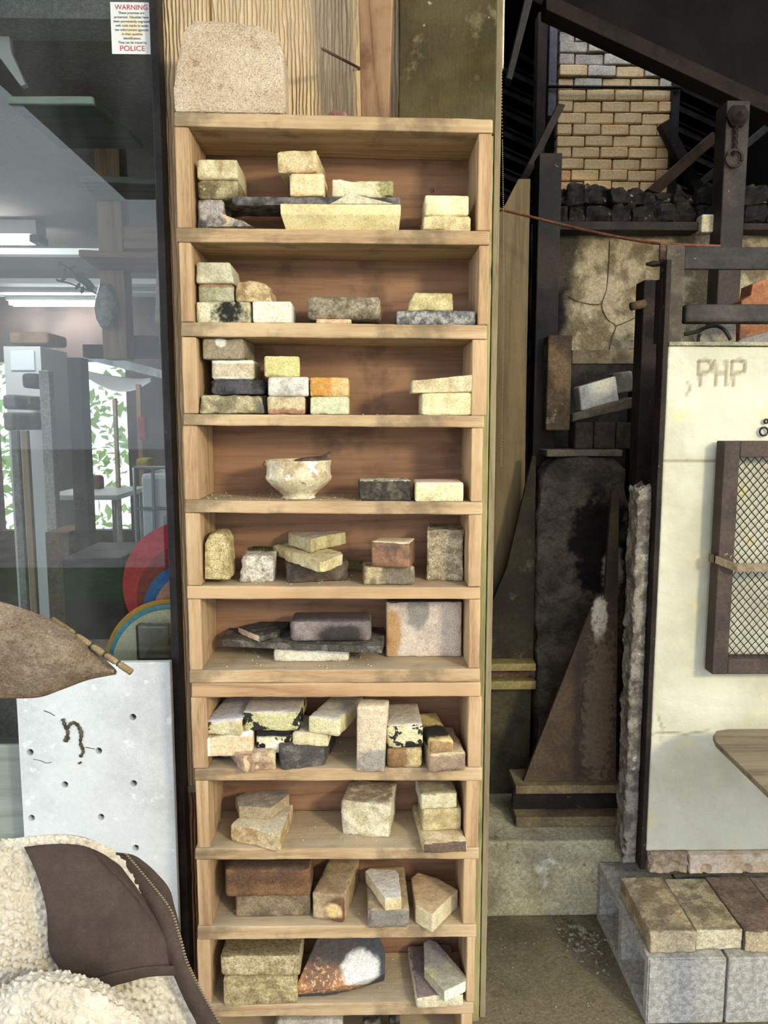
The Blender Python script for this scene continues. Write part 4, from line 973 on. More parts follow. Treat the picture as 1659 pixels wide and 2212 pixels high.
# --- plank table edge beside the kiln
zt = .77
ga, gb = G(1546, 1602, zt), G(1659, 1711, zt)
gd = ga + (gb - ga) * ((1.38 - ga.y) / (gb.y - ga.y)); gf = G(1572, 1574, zt)
A = [G(1540, 1588, zt), G(1548, 1578, zt), gf, Vector((1.72, gf.y, zt)), Vector((1.72, 1.38, zt)), gd, ga]; Bk = [a - Vector((0, 0, .016)) for a in A]
tw = wood('weathered_table', (128, 112, 86), (150, 134, 104), (84, 68, 50), 'X', 40, 6, .8, .4, ((54, 46, 38), 9, .60, .7))
tx = max(a.x for a in A); ty0, ty1 = min(a.y for a in A), max(a.y for a in A)
tb = thing('plank_table', (tx - .05, (ty0 + ty1) / 2, .0), 'weathered wooden table top with a rounded corner beside the kiln', 'table')
obj('table_top', prism(A, Bk, .03, .004, .0006, 30), tw, tb)
for lx, ly in ((1.62, 1.42), (1.62, 1.98), (gd.x + .10, 1.42)):
    obj('leg', hexa(box8(lx, lx + .04, ly, ly + .04, .0006, zt - .0165), .05, .003, .0004, 30), tw, tb)

# --- steel: channel, gusset, column
yc = 2.42
x0, x1 = P(1113, 1740, yc).x, P(1372, 1740, yc).x
z0 = zs + .0006; z1 = P(1250, 1697, yc).z
ch = thing('channel_beam', ((x0 + x1) / 2, yc, z0), 'rusty steel channel beam lying on the concrete step under the triangular gusset', 'beam')
M_CH = S('channel_steel', (132, 112, 76), (100, 84, 60), 8, .4, .64, .3, rough=.7, bump=.4, metal=.1)  # flanges coloured lighter as lit, the darker web imitates recess shade
obj('top_flange', hexa(box8(x0, x1, yc, yc + .13, z1 - .03, z1), .03, .004, .001, 40), M_CH, ch)
obj('bottom_flange', hexa(box8(x0 + .004, x1, yc, yc + .13, z0, z0 + .036), .03, .004, .001, 40), M_CH, ch)
obj('web', hexa(box8(x0 + .002, x1, yc + .055, yc + .075, z0 + .037, z1 - .031), .04, .002, .0006, 40), STEEL, ch)
yg = 2.45
gp = [(1130, 1697), (1330, 1700), (1338, 1060), (1322, 1060), (1306, 1284), (1288, 1284)]
A = [P(px, py, yg) for px, py in gp]; mz = min(a.z for a in A); A = [a + Vector((0, 0, (z1 + .0008 - a.z) if a.z < mz + .02 else 0)) for a in A]
obj('gusset_plate', prism(A, [a + Vector((0, .018, 0)) for a in A], .03, .002, .0008, 40),
    S('gusset_rust', (80, 63, 47), (62, 48, 38), 8, .4, .64, .35, over=(SPT((.76, 0, .575), (.085, 3, .075), (206, 196, 170), na=.9, ns=60), SPT((.78, 0, .25), (.16, 3, .3), (122, 98, 70), na=2.2, ns=60, amt=.6)), rough=.75, bump=.5, bs=90), None, None, 'tall triangular rusty steel gusset with a whitish corroded tip', 'plate')
xk0, xk1 = P(1386, 800, 2.46).x, P(1424, 800, 2.46).x
cl = thing('steel_column', ((xk0 + xk1) / 2, 2.5, z1), 'dark rusty square steel column beside the kiln wall with a projecting lug', 'column')
zc1 = P(1405, 603, 2.46).z
obj('shaft', hexa(box8(xk0, xk1, 2.47, 2.545, z1 + .0008, zc1), .04, .004, .0008, 40), STEEL, cl)
obj('lug', tubes([[P(1364, 662, 2.46), P(1392, 656, 2.47)]], .014, 10), RUST, cl)
fr = thing('iron_rack', (P(1460, 745, 2.21).x, 2.22, zk1 + .013), 'black flat-bar and angle iron rack rising above the kiln wall', 'rack')
def pb(name, x0, x1, yt, yb, Y, d, mat, par=None, r=.003, cell=.03, amp=.0006, **k):
    return obj(name, hexa(pbox(x0, x1, yt, yb, Y, d), cell, r, amp, 45, **{q_: k.pop(q_) for q_ in ('wav', 'broken', 'seed') if q_ in k}), mat, par, None, k.get('label'), k.get('cat'), k.get('group'), k.get('kind'))
zz = zk1 + .0128
xa, xb2 = P(1438, 640, 2.20).x, P(1477, 640, 2.20).x
obj('upright', hexa(box8(xa, xb2, 2.205, 2.212, zz, P(1450, 528, 2.2).z), .03, .001, .0005, 50), S('upright_steel', (86, 74, 58), (66, 56, 46), 14, spots=(((150, 132, 100), 80, .68, .73),), rough=.65, metal=.1), fr)
obj('upright', hexa(box8(xa - .012, xa - .001, 2.203, 2.25, zz, P(1450, 600, 2.2).z), .03, .001, .0005, 50), STEEL, fr)
pb('cross_bar', 1478, 1760, 533, 582, 2.207, .012, STEELB, fr)
pb('cross_bar', 1480, 1760, 656, 697, 2.30, .05, S('cross_grey', (74, 66, 62), (56, 50, 48), 10, rough=.65, metal=.15), fr, r=.012)
obj('bolt', tubes([[P(1396, 571, 2.24), P(1410, 570, 2.24), P(1436, 569, 2.235)]], [.004, .009, .007], 8), STEEL, fr)
pb('lug_plate', 1426, 1449, 524, 562, 2.25, .012, RUST, fr)
# things on the kiln's top
zc = zk1 + .0005
def pf(name, pts, Y, d, mat, label=None, cat=None, par=None, base=None, **k):
    A = [P(px, py, Y) for px, py in pts]
    if base is not None:
        mz = min(a.z for a in A); A = [a + Vector((0, 0, base - mz)) if a.z < mz + .012 else a for a in A]
    return obj(name, prism(A, [a + Vector((0, d, 0)) for a in A], k.pop('cell', .03), k.pop('r', .003), k.pop('amp', .001), k.pop('freq', 40), k.pop('wav', .0), 9, k.pop('seed', 3), k.pop('chip', 0.)), mat, par, None, label, cat, k.get('group'), k.get('kind'))
pf('terracotta_piece', [(1596, 742), (1602, 650), (1622, 638), (1626, 614), (1648, 604), (1720, 598), (1720, 742)], 2.56, .08, S('terracotta', (168, 104, 62), (146, 86, 50), 12, rough=.8), 'orange terracotta piece with a stepped outline on the kiln top', 'terracotta', base=zk1 - .029)
pf('clay_disc', [(1508, 742), (1514, 720), (1530, 702), (1556, 695), (1590, 698), (1592, 742)], 2.44, .03, S('pale_clay', (150, 142, 124), (126, 118, 102), 12), 'pale grey clay half-disc leaning on the kiln top', 'disc', base=zk1 - .029)
pf('metal_sheet', [(1552, 742), (1602, 731), (1660, 716), (1740, 698), (1740, 742)], 2.36, .02, S('grey_sheet', (134, 128, 128), (112, 108, 110), 9, rough=.5), 'grey sloping metal sheet on the kiln top', 'sheet', base=zk1 - .029)
obj('black_hose', tubes([crom([P(1478, 722, 2.40), P(1506, 716, 2.39), P(1526, 707, 2.38), P(1548, 704, 2.38), P(1566, 714, 2.38), P(1578, 734, 2.38)], 6)], .006, 8), plain('hose_black', (34, 30, 28), .6), None, None, 'black hose arching over the kiln top', 'hose')

# --- rear chamber: plastered wall, sooty arch, posts
yr = 3.35
obj('rear_plaster_wall', hexa(pbox(1146, 1900, 486, 790, yr, .12), .018, .01, .003, 26, .014, 9, seed=4),
    S('rear_plaster', (176, 158, 122), (122, 106, 76), 11, .42, .60, .3, over=(SPT((.0, 0, .6), (.125, 3, 1.2), (22, 20, 20), na=.5, ns=14), SPT((.08, 0, .85), (.06, 3, .3), (70, 62, 50), na=1.0, ns=20)), bump=.8, bs=40, bd=.012), None, None, 'lumpy cream plastered wall of the rear kiln chamber with soot at its edge', 'wall')
crk = [[(1317, 520), (1316, 560), (1313, 600), (1309, 630), (1300, 660), (1312, 690), (1330, 704), (1322, 730), (1316, 756)], [(1330, 704), (1352, 696), (1376, 684)], [(1228, 640), (1250, 652), (1285, 658), (1300, 655)]]
pl_o = bpy.data.objects['rear_plaster_wall']
obj('crack', tubes([crom([P(a, b_, yr - .004) for a, b_ in c], 3) for c in crk], .0022, 5), plain('crack_dark', (74, 62, 46), .9), pl_o)
pb('steel_angle', 1198, 1512, 478, 497, 3.22, .10, STEEL, label='dark steel angle carrying the sooty arch bricks', cat='angle iron')
ar = thing('kiln_arch', (P(1380, 478, 3.3).x, 3.3, P(1380, 478, 3.3).z), 'ragged row of soot-black arch bricks with cream mortar on the steel angle', 'arch')
AM = S('arch_soot', (34, 30, 28), (70, 60, 50), 10, .5, .66, .4, over=(dict(t='N', d=(0, -1, .3), col=(160, 142, 112), na=3.2, lo=1.0, hi=1.25, ns=11),), spots=(((168, 148, 116), 13, .56, .64),), bump=.9)
for i, (a, b_, t) in enumerate(((1196, 1228, 398), (1228, 1268, 388), (1262, 1326, 394), (1320, 1372, 404), (1366, 1418, 401), (1410, 1462, 406), (1456, 1512, 404), (1506, 1556, 404), (1608, 1664, 398), (1660, 1730, 396))):
    z_ = random.Random(i)
    obj('brick', hexa(pbox(a + 1, b_ - 1, t, 437, 3.26 + z_.random() * .05, .12), .014, .008, .004, 30, .006, 14, {'F': .03, 'T': .025}, 12, seed=i), AM, ar)
    obj('brick', hexa(pbox(a + 6, b_ + 3, 438, 477, 3.25 + z_.random() * .05, .12), .014, .008, .004, 30, .006, 14, {'F': .03, 'T': .01}, 12, seed=i + 40), AM, ar)
pb('fire_brick', 1516, 1546, 462, 502, 3.19, .06, S('pale_end', (196, 184, 150), (176, 162, 126), 20), label='single pale brick end set on the plastered wall beside the steel post', cat='brick', r=.008)
pb('steel_angle', 1606, 1760, 482, 497, 3.22, .10, STEEL, label='short steel angle to the right of the bolted post', cat='angle iron')
po = thing('steel_post', (P(1580, 720, 3.1).x, 3.12, P(1580, 720, 3.1).z), 'tall brown steel post with a bolt plate, chain and ring', 'post')
M_PO = S('post_brown', (62, 49, 43), (42, 35, 34), 7, .4, .64, .3, spots=(((150, 124, 92), 30, .70, .74),), rough=.65, bump=.35)
pb('shaft', 1556, 1606, 216, 800, 3.12, .10, M_PO, po, r=.006)
c = P(1592, 252, 3.115)
obj('bolt_plate', lathe([(.045, 0), (.045, .012), (.034, .013), (.034, .03), (.012, .03), (.012, .05), (.002, .05)], (0, 0, 0), 6), STEEL, po).matrix_local = Matrix.Translation(c - WL[po]) @ Matrix.Rotation(math.radians(90), 4, 'X')
lk = []
for i in range(9):
    c = P(1588 + (i % 2) * 3 - i * .3, 272 + i * 7, 3.108)
    lk.append([c + Vector(((.008 if i % 2 else .003) * math.cos(t), (.002 if i % 2 else -.006) * math.cos(t), .013 * math.sin(t))) for t in [j * math.pi / 5 for j in range(10)]])
obj('chain', tubes(lk, .0028, 5, True), STEEL, po)
c = P(1586, 342, 3.105)
obj('ring', tubes([[c + Vector((.032 * math.cos(t), 0, .032 * math.sin(t))) for t in [j * math.pi / 12 for j in range(24)]]], .006, 6, True), M_PO, po)
pb('steel_post', 1150, 1197, 330, 1660, 2.86, .09, S('post_dark', (48, 37, 33), (24, 22, 23), 5, .4, .62, .3, spots=(((112, 96, 70), 20, .68, .74),), rough=.7), label='dark purple-brown steel post next to the tan plywood strip', cat='post')
pf('plywood_strip', [(1040, 1440), (1130, 1440), (1136, 900), (1146, 386), (1120, 386), (1092, 440), (1050, 500)], 2.75, .018, wood('tan_ply', (112, 92, 58), (128, 106, 68), (80, 64, 40), 'Z', 16, 4, .8, .2, ((70, 56, 34), 4, .58, .6)), 'tall tan plywood strip behind the end of the siding wall', 'plywood')
obj('steel_brace', hexa(pquad((1082, 470), (1100, 470), (1222, 226), (1206, 222), 2.98, .05), .05, .003, .0006, 40), STEEL, None, None, 'brown diagonal steel brace leaning against the dark post', 'brace')
# --- middle: openings and clutter between the posts
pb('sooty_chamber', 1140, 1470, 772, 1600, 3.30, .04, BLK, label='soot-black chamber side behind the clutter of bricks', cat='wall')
pb('rust_box', 1182, 1234, 724, 930, 2.80, .09, S('rust_box_m', (112, 88, 62), (76, 58, 44), 8, .42, .6, .35, spots=(((178, 158, 112), 14, .62, .72),), bump=.6), label='blotchy rust and cream plate box beside the dark opening', cat='box', r=.006)
pb('rust_rail', 1236, 1378, 756, 786, 2.84, .05, S('rail_rust', (146, 124, 88), (110, 88, 62), 12, rough=.8), label='pale rusty rail across the top of the dark opening', cat='rail')
mass = [(1165, 1692), (1160, 1500), (1156, 1300), (1160, 1130), (1172, 1020), (1196, 990), (1260, 984), (1330, 986), (1352, 1014), (1362, 1100), (1358, 1692)]
A = [P(px, py, 2.74) for px, py in mass]; mz = min(a.z for a in A); A = [a + Vector((0, 0, zs + .0006 - mz)) if a.z < mz + .02 else a for a in A]
obj('plaster_mass', prism(A, [a + Vector((0, .11, 0)) for a in A], .016, .02, .004, 26, .014, 11, 6, .012),
    S('grey_plaster_mass', (112, 98, 82), (78, 68, 60), 7, .4, .62, .4, over=(SPT((.62, 0, .74), (.30, 3, .16), (34, 30, 28), na=1.4, ns=20), SPT((.75, 0, .66), (.10, 3, .07), (178, 166, 150), na=1.2, ns=26)), bump=.9, bs=36, bd=.014), None, None, 'rough grey-brown plastered mass with a sooty middle, beside the gusset plate', 'plaster')
zm = max(a.z for a in A)
pb('clay_slab', 1182, 1345, 972, 986, 2.73, .20, S('clay_slab_m', (128, 112, 92), (104, 92, 76), 10), label='thin brown slab lying on top of the rough plastered mass', cat='slab', r=.004, wav=.004)
for i, (a, b_) in enumerate(((1242, 1282), (1284, 1330), (1332, 1376))):
    pb('dark_brick', a, b_, 912, 970, 2.80, .10, S('dark_brick%d' % i, (78, 66, 54), (58, 48, 42), 10), label=('dark sooty brick nearest the rust box, under the slanting board', 'middle dark sooty brick under the slanting board', 'dark sooty brick nearest the steel column, under the slanting board')[i], cat='brick', r=.006)
obj('slanting_board', hexa(pquad((1236, 911), (1376, 880), (1376, 856), (1238, 894), 2.80, .14), .03, .004, .002, 30), S('slant_board', (118, 102, 78), (90, 78, 60), 10), None, None, 'brown slanting board holding the white block in the dark opening', 'board')
obj('white_block', hexa(pquad((1256, 888), (1338, 866), (1330, 812), (1250, 836), 2.83, .08), .02, .006, .0008, 40), S('white_blk', (206, 202, 188), (188, 182, 166), 14), None, None, 'white block tilted on the slanting board in the dark opening', 'block')
obj('clay_slab', hexa(pquad((1330, 852), (1372, 845), (1366, 800), (1322, 806), 2.93, .05), .02, .008, .0008, 40), S('lid_grey', (150, 142, 122), (128, 120, 102), 14), None, None, 'greyish clay slab behind the tilted white block', 'slab')
pf('gusset_plate', [(1050, 1432), (1152, 1432), (1158, 985), (1150, 985), (1094, 1228), (1050, 1330)], 2.66, .018, S('gusset_dark', (46, 40, 27), (34, 29, 22), 6, .4, .64, .35, spots=(((74, 66, 44), 16, .60, .72),), rough=.75), 'dark olive-brown triangular steel plate low behind the siding wall', 'plate')
rl = thing('low_rail', (P(1105, 1490, 2.6).x, 2.65, zs), 'yellow-brown double rail low behind the siding wall', 'rail')
M_RL = S('rail_olive', (142, 124, 70), (108, 90, 50), 10, spots=(((124, 74, 40), 12, .62, .72),), rough=.75)
pb('upper_lip', 1046, 1158, 1434, 1450, 2.60, .12, M_RL, rl); pb('lower_lip', 1046, 1158, 1472, 1490, 2.60, .12, M_RL, rl); pb('web', 1046, 1156, 1450, 1472, 2.65, .02, RUST, rl)
x0, x1 = P(1046, 1490, 2.64).x, P(1150, 1490, 2.64).x
obj('pedestal', boxes([box8(x0, x1, 2.66, 2.78, zs + .0006, P(1100, 1490, 2.62).z - .001)]), S('pedestal_olive', (74, 68, 48), (54, 48, 36), 6), rl)
obj('rusty_cable', tubes([crom([P(1066, 448, 2.62), P(1092, 455, 2.60), P(1145, 468, 2.56), P(1220, 487, 2.5), P(1300, 505, 2.42), P(1380, 520, 2.34), P(1450, 528, 2.26), P(1556, 532, 2.24)], 6)], .0045, 8), S('cable_red', (128, 70, 44), (96, 54, 36), 30), None, None, 'red-brown cable sagging from the plywood strip to the black frame', 'cable')

# --- chimney
PAL[:] = [.9, 1.03]
yq = 6.0
X0, X1 = P(1202, 300, yq).x, P(1450, 300, yq).x
zc0 = P(1320, 416, yq).z; hz = (P(1320, 226, yq).z - P(1320, 423, yq).z) / 8; bwq = (X1 - X0) / 4.06
chm = thing('kiln_chimney', ((X0 + X1) / 2, yq + .3, zc0), 'tall tan firebrick chimney, greyed by soot towards the top', 'chimney')
cm = []
for i, (c1, c2) in enumerate((((242, 204, 150), (230, 186, 132)), ((232, 198, 150), (214, 176, 130)), ((214, 164, 124), (196, 146, 110)), ((184, 174, 160), (160, 150, 136)), ((200, 190, 176), (176, 166, 150)))):
    cm.append(S('chimney_brick%d' % i, c1, c2, 6, .4, .62, .25, 60, bump=.5, bs=40, bd=.008))
base_me = {}
for row in range(18):
    z = zc0 + row * hz; x = X0 - (bwq * .5 if row % 2 else 0) * (.9 if row % 4 else 1.1)
    while x < X1 - .02:
        a, b_ = max(x, X0), min(x + bwq, X1)
        if b_ - a > .03:
            rnd = random.Random(row * 17 + int(x * 100)); w = round((b_ - a) / .04) * .04
            mi = (3 if rnd.random() < .6 else 4) if row > 10 else (4 if rnd.random() < .25 else 1) if row > 7 else (0 if rnd.random() < .6 else (1 if rnd.random() < .7 else 2))  # upper greys hold soot and painted skylight, lower tans painted warm light
            if (w, mi) not in base_me:
                mm = hexa(box8(-(w - .008) / 2, (w - .008) / 2, 0, .10, .004, hz - .004), .05, .008, .002, 14, seed=len(base_me)); mm.materials.append(cm[mi]); base_me[(w, mi)] = mm
            o = bpy.data.objects.new('brick', base_me[(w, mi)]); COL.objects.link(o); o.parent = chm
            dp = rnd.random() * (.035 if row > 9 else .014)
            o.location = Vector(((a + b_) / 2, yq - dp, z + (rnd.random() - .5) * .01)) - WL[chm]
            o.scale = ((b_ - a) / w, 1, 1); o.rotation_euler = (0, (rnd.random() - .5) * .02, 0)
        x += bwq
obj('core', boxes([box8(X0 + .01, X1 - .01, yq + .03, yq + .7, zc0 - .6, zc0 + 18 * hz)]), S('chimney_mortar', (66, 56, 46), (48, 42, 36), 6), chm)
obj('tie_rod', tubes([[P(1182, 187, yq - .06), P(1470, 190, yq - .06)]], .012, 8), STEELB, chm)
pb('corner_angle', 1160, 1180, 26, 330, yq - .08, .12, S('angle_dark', (56, 42, 36), (40, 34, 34), 6), chm)
pb('corner_angle', 1186, 1203, 30, 250, yq - .04, .1, S('angle_grey', (108, 106, 114), (88, 84, 92), 6), chm)
pb('corner_angle', 1449, 1466, 150, 420, yq - .04, .1, STEELB, chm)
obj('steel_brace', hexa(pquad((1500, 412), (1524, 408), (1448, 256), (1426, 268), 5.88, .08), .06, .004, .0006, 40), STEEL, None, None, 'dark steel brace slanting away from the chimney corner', 'brace')
obj('steel_brace', hexa(pquad((1398, 408), (1424, 418), (1556, 300), (1540, 284), 5.79, .08), .06, .004, .0006, 40), RUST, None, None, 'rust-brown steel brace crossing before the dark one', 'brace')
obj('steel_brace', hexa(pquad((1500, 398), (1516, 404), (1700, 250), (1690, 238), 5.955, .04), .06, .004, .0006, 40), S('grey_brace', (92, 90, 92), (74, 70, 72), 6), None, None, 'thin grey brace behind the bolted post', 'brace')

PAL[:] = [.78, 1.0]
# --- roof, corrugated sheets, shell of the shed with added dark walls
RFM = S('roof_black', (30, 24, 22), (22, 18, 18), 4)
pf('roof_gable', [(1080, -260), (1112, -20), (1172, 12), (1216, 36), (1332, 92), (1446, 152), (1660, 246), (2300, 520), (2300, -260)], 4.2, .06, RFM, kind='structure', cell=.5)
obj('roof_rafter', hexa(pquad((1180, 20), (1720, 272), (1720, 236), (1180, -16), 4.05, .12), .2, .004, .0006, 20), S('rafter_brown', (52, 40, 34), (38, 30, 28), 5), None, None, 'dark rafter running down along the shed roof edge', 'rafter')
obj('roof_rafter', hexa(pquad((1094, 168), (1106, 172), (1156, -20), (1138, -20), 3.6, .08), .2, .004, .0006, 20), S('rafter_grey', (62, 58, 58), (48, 44, 44), 5), None, None, 'dark grey strut rising steeply at the end of the siding wall', 'strut')
bm = bmesh.new(); C0 = P(1330, 260, 7.4); ua = Vector((1, 0, -.42)).normalized(); ub = Vector((.42, 0, 1)).normalized()
rows = []
for j in range(121):
    t = -1.7 + j * 3.4 / 120; hgt = .035 * (1 if (j // 2) % 3 == 0 else 0)
    p = C0 + ub * t + Vector((0, -hgt, 0)); rows.append((bm.verts.new(p - ua * 2.6), bm.verts.new(p + ua * 2.6)))
for a, b_ in zip(rows, rows[1:]): bm.faces.new((a[0], a[1], b_[1], b_[0]))
bmesh.ops.solidify(bm, geom=bm.faces[:], thickness=.002)
me = bpy.data.meshes.new('corrugated'); bm.to_mesh(me); bm.free()
obj('corrugated_roofing', me, S('roof_sheet', (150, 146, 160), (112, 106, 116), 3, rough=.5, metal=.2), None, None, 'dark corrugated metal sheeting sloping behind the chimney', 'roofing')
hx0, hx1 = X0 - .7, X1 + .7
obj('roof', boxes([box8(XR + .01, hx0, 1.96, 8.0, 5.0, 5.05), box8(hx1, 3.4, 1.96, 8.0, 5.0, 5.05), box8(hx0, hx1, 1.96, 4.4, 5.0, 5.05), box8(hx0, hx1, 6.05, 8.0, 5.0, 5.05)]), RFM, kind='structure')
obj('wall_right', boxes([box8(3.3, 3.4, 2.2, 8.0, 0, 5.0)]), RFM, kind='structure')  # unseen dark wall, added to keep side light out of the shed
obj('wall_back', boxes([box8(XR, 3.4, 7.9, 8.0, 0, 5.0)]), RFM, kind='structure')  # unseen, added to close off light behind the sheeting
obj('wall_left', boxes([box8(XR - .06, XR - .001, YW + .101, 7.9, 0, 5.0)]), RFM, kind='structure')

# --- hanging bead chain and pale corner edge
q = crom([P(1084, -60, 1.93), P(1084, 200, 1.93), P(1088, 600, 1.93), P(1083, 1005, 1.93)], 100)
bm = bmesh.new()
tot = 0; last = q[0]
for p in q:
    if (p - last).length >= .0042 or p is q[0]:
        bmesh.ops.create_icosphere(bm, subdivisions=1, radius=.0017, matrix=Matrix.Translation(p)); last = p
me = bpy.data.meshes.new('beads'); bm.to_mesh(me); bm.free()
obj('bead_chain', me, plain('brass_beads', (150, 128, 84), .4, .6), None, None, 'thin brass bead chain hanging at the end of the siding wall', 'chain')
pb('trim_3', 1082, 1090, -40, 148, 1.935, .015, S('pale_edge', (214, 206, 176), (196, 188, 156), 10), kind='structure')

# --- litter on the floor at the step's foot
bm = bmesh.new(); rl_ = random.Random(3)
for i in range(420):
    if i < 260: px, py = rl_.gauss(1255, 26), 2000 + abs(rl_.gauss(0, 30)); py += (px - 1255) * .5; sz = rl_.uniform(.0015, .006)
    else: px, py = rl_.uniform(1050, 1390), rl_.uniform(2010, 2230); sz = rl_.uniform(.001, .0028)
    if px > 1300 + max(0, (py - 1990)) * .36: continue
    p = G(px, py, 0)
    if p.y > 2.325: p.y = 2.32
    mt = Matrix.Translation((p.x, p.y, sz * .4)) @ Matrix.Rotation(rl_.random() * 6, 4, 'Z') @ Matrix.Diagonal((1.6, 1, .6, 1))
    bmesh.ops.create_icosphere(bm, subdivisions=1, radius=sz, matrix=mt)
me = bpy.data.meshes.new('litter'); bm.to_mesh(me); bm.free()
obj('floor_litter', me, S('litter', (150, 140, 112), (88, 76, 54), 60, .45, .55), None, None, 'crumbs of brick and dry leaf litter at the foot of the step', 'litter', kind='stuff')
# ------------------------------------------------------------------ window and the room behind it
YG = 1.93
def glass_mat(name, tint=(235, 240, 240), refl=1.0, dust=.05):
    m = bpy.data.materials.new(name); m.use_nodes = True; t = m.node_tree; n = t.nodes; l = t.links
    n.remove(n['Principled BSDF']); out = n['Material Output']
    tr = n.new('ShaderNodeBsdfTransparent'); tr.inputs[0].default_value = lin(tint)
    gl = n.new('ShaderNodeBsdfGlossy'); gl.inputs['Roughness'].default_value = .0
    fr_ = n.new('ShaderNodeFresnel'); fr_.inputs[0].default_value = 1.5
    mu = n.new('ShaderNodeMath'); mu.operation = 'MULTIPLY'; l.new(fr_.outputs[0], mu.inputs[0]); mu.inputs[1].default_value = refl
    mx = n.new('ShaderNodeMixShader'); l.new(mu.outputs[0], mx.inputs[0]); l.new(tr.outputs[0], mx.inputs[1]); l.new(gl.outputs[0], mx.inputs[2])
    df = n.new('ShaderNodeBsdfDiffuse'); df.inputs[0].default_value = (.8, .82, .85, 1)
    tc = n.new('ShaderNodeTexCoord'); mp = n.new('ShaderNodeMapping'); mp.inputs['Scale'].default_value = (2.2, 1, .9); l.new(tc.outputs['Object'], mp.inputs[0])
    nz = n.new('ShaderNodeTexNoise'); nz.inputs['Scale'].default_value = 2.0; nz.inputs['Detail'].default_value = 6; l.new(mp.outputs[0], nz.inputs['Vector'])
    mr = n.new('ShaderNodeMapRange'); mr.inputs[1].default_value = .42; mr.inputs[2].default_value = .75; mr.inputs[4].default_value = dust; l.new(nz.outputs['Fac'], mr.inputs[0])
    m2 = n.new('ShaderNodeMixShader'); l.new(mr.outputs[0], m2.inputs[0]); l.new(mx.outputs[0], m2.inputs[1]); l.new(df.outputs[0], m2.inputs[2]); l.new(m2.outputs[0], out.inputs[0])
    return m
M_FRAME = S('black_frame', (34, 30, 32), (48, 42, 42), 10, spots=(((150, 136, 104), 120, .70, .73),), rough=.5, bump=.25, speck=0)
XF0, XF1 = P(355, 900, YG - .01).x, P(374, 900, YG - .01).x
win = thing('window_1', (XF0 - .8, YG, 0), None, None, kind='structure')
obj('frame_bar', hexa(box8(XF0, XF1 - .001, YG - .022, YG + .03, .001, 3.05), .05, .003, .0006, 30), M_FRAME, win)
obj('pane', boxes([box8(-3.2, XF0 + .004, YG, YG + .005, .62, 3.05)]), glass_mat('window_glass', refl=.95, dust=.04), win)
GGW = wood('grey_green_sill', (138, 146, 136), (154, 160, 148), (112, 120, 112), 'X', 30, 5, .8, .3)
obj('wall_sill', hexa(box8(-3.2, XF0 - .001, YG - .01, YG + .05, 0, P(20, 1607, YG).z), .06, .004, .0008, 20), GGW, kind='structure')

# warning card on the glass
yS = YG - .0008
x0, x1 = P(240, 60, yS).x, P(330, 60, yS).x; z1, z0 = P(285, 5, yS).z, P(285, 117, yS).z
sg = thing('warning_card', ((x0 + x1) / 2, yS, z0), 'white WARNING card with red and black print stuck inside the window edge', 'sign')
card = obj('card', boxes([box8(x0, x1, yS - .0004, yS, z0, z1)]), plain('card_white', (226, 230, 236), .6), sg)
xm = (x0 + x1) / 2; hh = z1 - z0; yt_ = yS - .0007
st = []
for k in range(12):
    r_ = .30 * hh * (1 if k % 2 == 0 else .52); a = math.pi / 2 + k * math.pi / 6
    st.append((xm + r_ * math.cos(a), yt_ + .0002, z0 + hh * .50 + r_ * math.sin(a)))
me = bpy.data.meshes.new('star'); me.from_pydata(st + [(p[0], p[1] - .0001, p[2]) for p in st], [], [tuple(range(12)), tuple(range(23, 11, -1))] + [(i, (i + 1) % 12, 12 + (i + 1) % 12, 12 + i) for i in range(12)])
obj('star_emblem', me, plain('pale_gold', (232, 220, 186), .7), card)
RED, INK = plain('sign_red', (206, 40, 66), .6), plain('sign_ink', (40, 40, 46), .6)
LN = ['These premises are', 'protected. Valuables have', 'been permanently engraved', 'with code marks to assist', 'law enforcement agencies', 'in their positive', 'identification.', 'They can be traced by']
def put_text(body, zc_, height, width, mat, par):
    me = text_mesh(body, 1.0)
    xs = [v.co.x for v in me.vertices]; zs_ = [v.co.z for v in me.vertices]
    w_, h_2 = max(xs) - min(xs), .72
    s_ = width / w_; k = height / h_2
    me.transform(Matrix.Translation((xm - s_ * (max(xs) + min(xs)) / 2, yt_ - .0002, zc_)) @ Matrix.Diagonal((s_, .5, k, 1)))
    return obj('lettering', me, mat, par)
wd_ = x1 - x0
put_text('WARNING', z0 + hh * .855, hh * .10, wd_ * .78, RED, card)
put_text('POLICE', z0 + hh * .06, hh * .105, wd_ * .60, RED, card)
for i, (tx_, wf) in enumerate(zip(LN, (.62, .82, .86, .78, .80, .48, .42, .68))):
    put_text(tx_, z0 + hh * (.772 - i * .0815), hh * .048, wd_ * wf, INK, card)

# perforated white board leaning outside
yp = 1.865
bx0, bx1 = P(42, 1640, yp).x, P(374, 1640, yp).x; bz1 = P(200, 1432, yp).z
me0 = hexa(box8(bx0, bx1, yp, yp + .02, .0006, bz1), .04, .002, .0005, 20, .0015, 5)
bo = bpy.data.objects.new('tmp_board', me0); COL.objects.link(bo)
cb_ = bmesh.new()
for hx, hy in ((65, 1625), (140, 1695), (213, 1622), (287, 1549), (289, 1692), (68, 1767), (218, 1765), (293, 1832), (142, 1838), (70, 1905)):
    c = P(hx, hy, yp); bmesh.ops.create_cone(cb_, cap_ends=True, segments=20, radius1=.0088, radius2=.0088, depth=.028, matrix=Matrix.Translation((c.x, yp + .009, c.z)) @ Matrix.Rotation(math.radians(90), 4, 'X'))
cme = bpy.data.meshes.new('cut'); cb_.to_mesh(cme); cb_.free(); co = bpy.data.objects.new('tmp_cut', cme); COL.objects.link(co)
md = bo.modifiers.new('b', 'BOOLEAN'); md.object = co; md.operation = 'DIFFERENCE'; md.solver = 'EXACT'
bpy.context.view_layer.update()
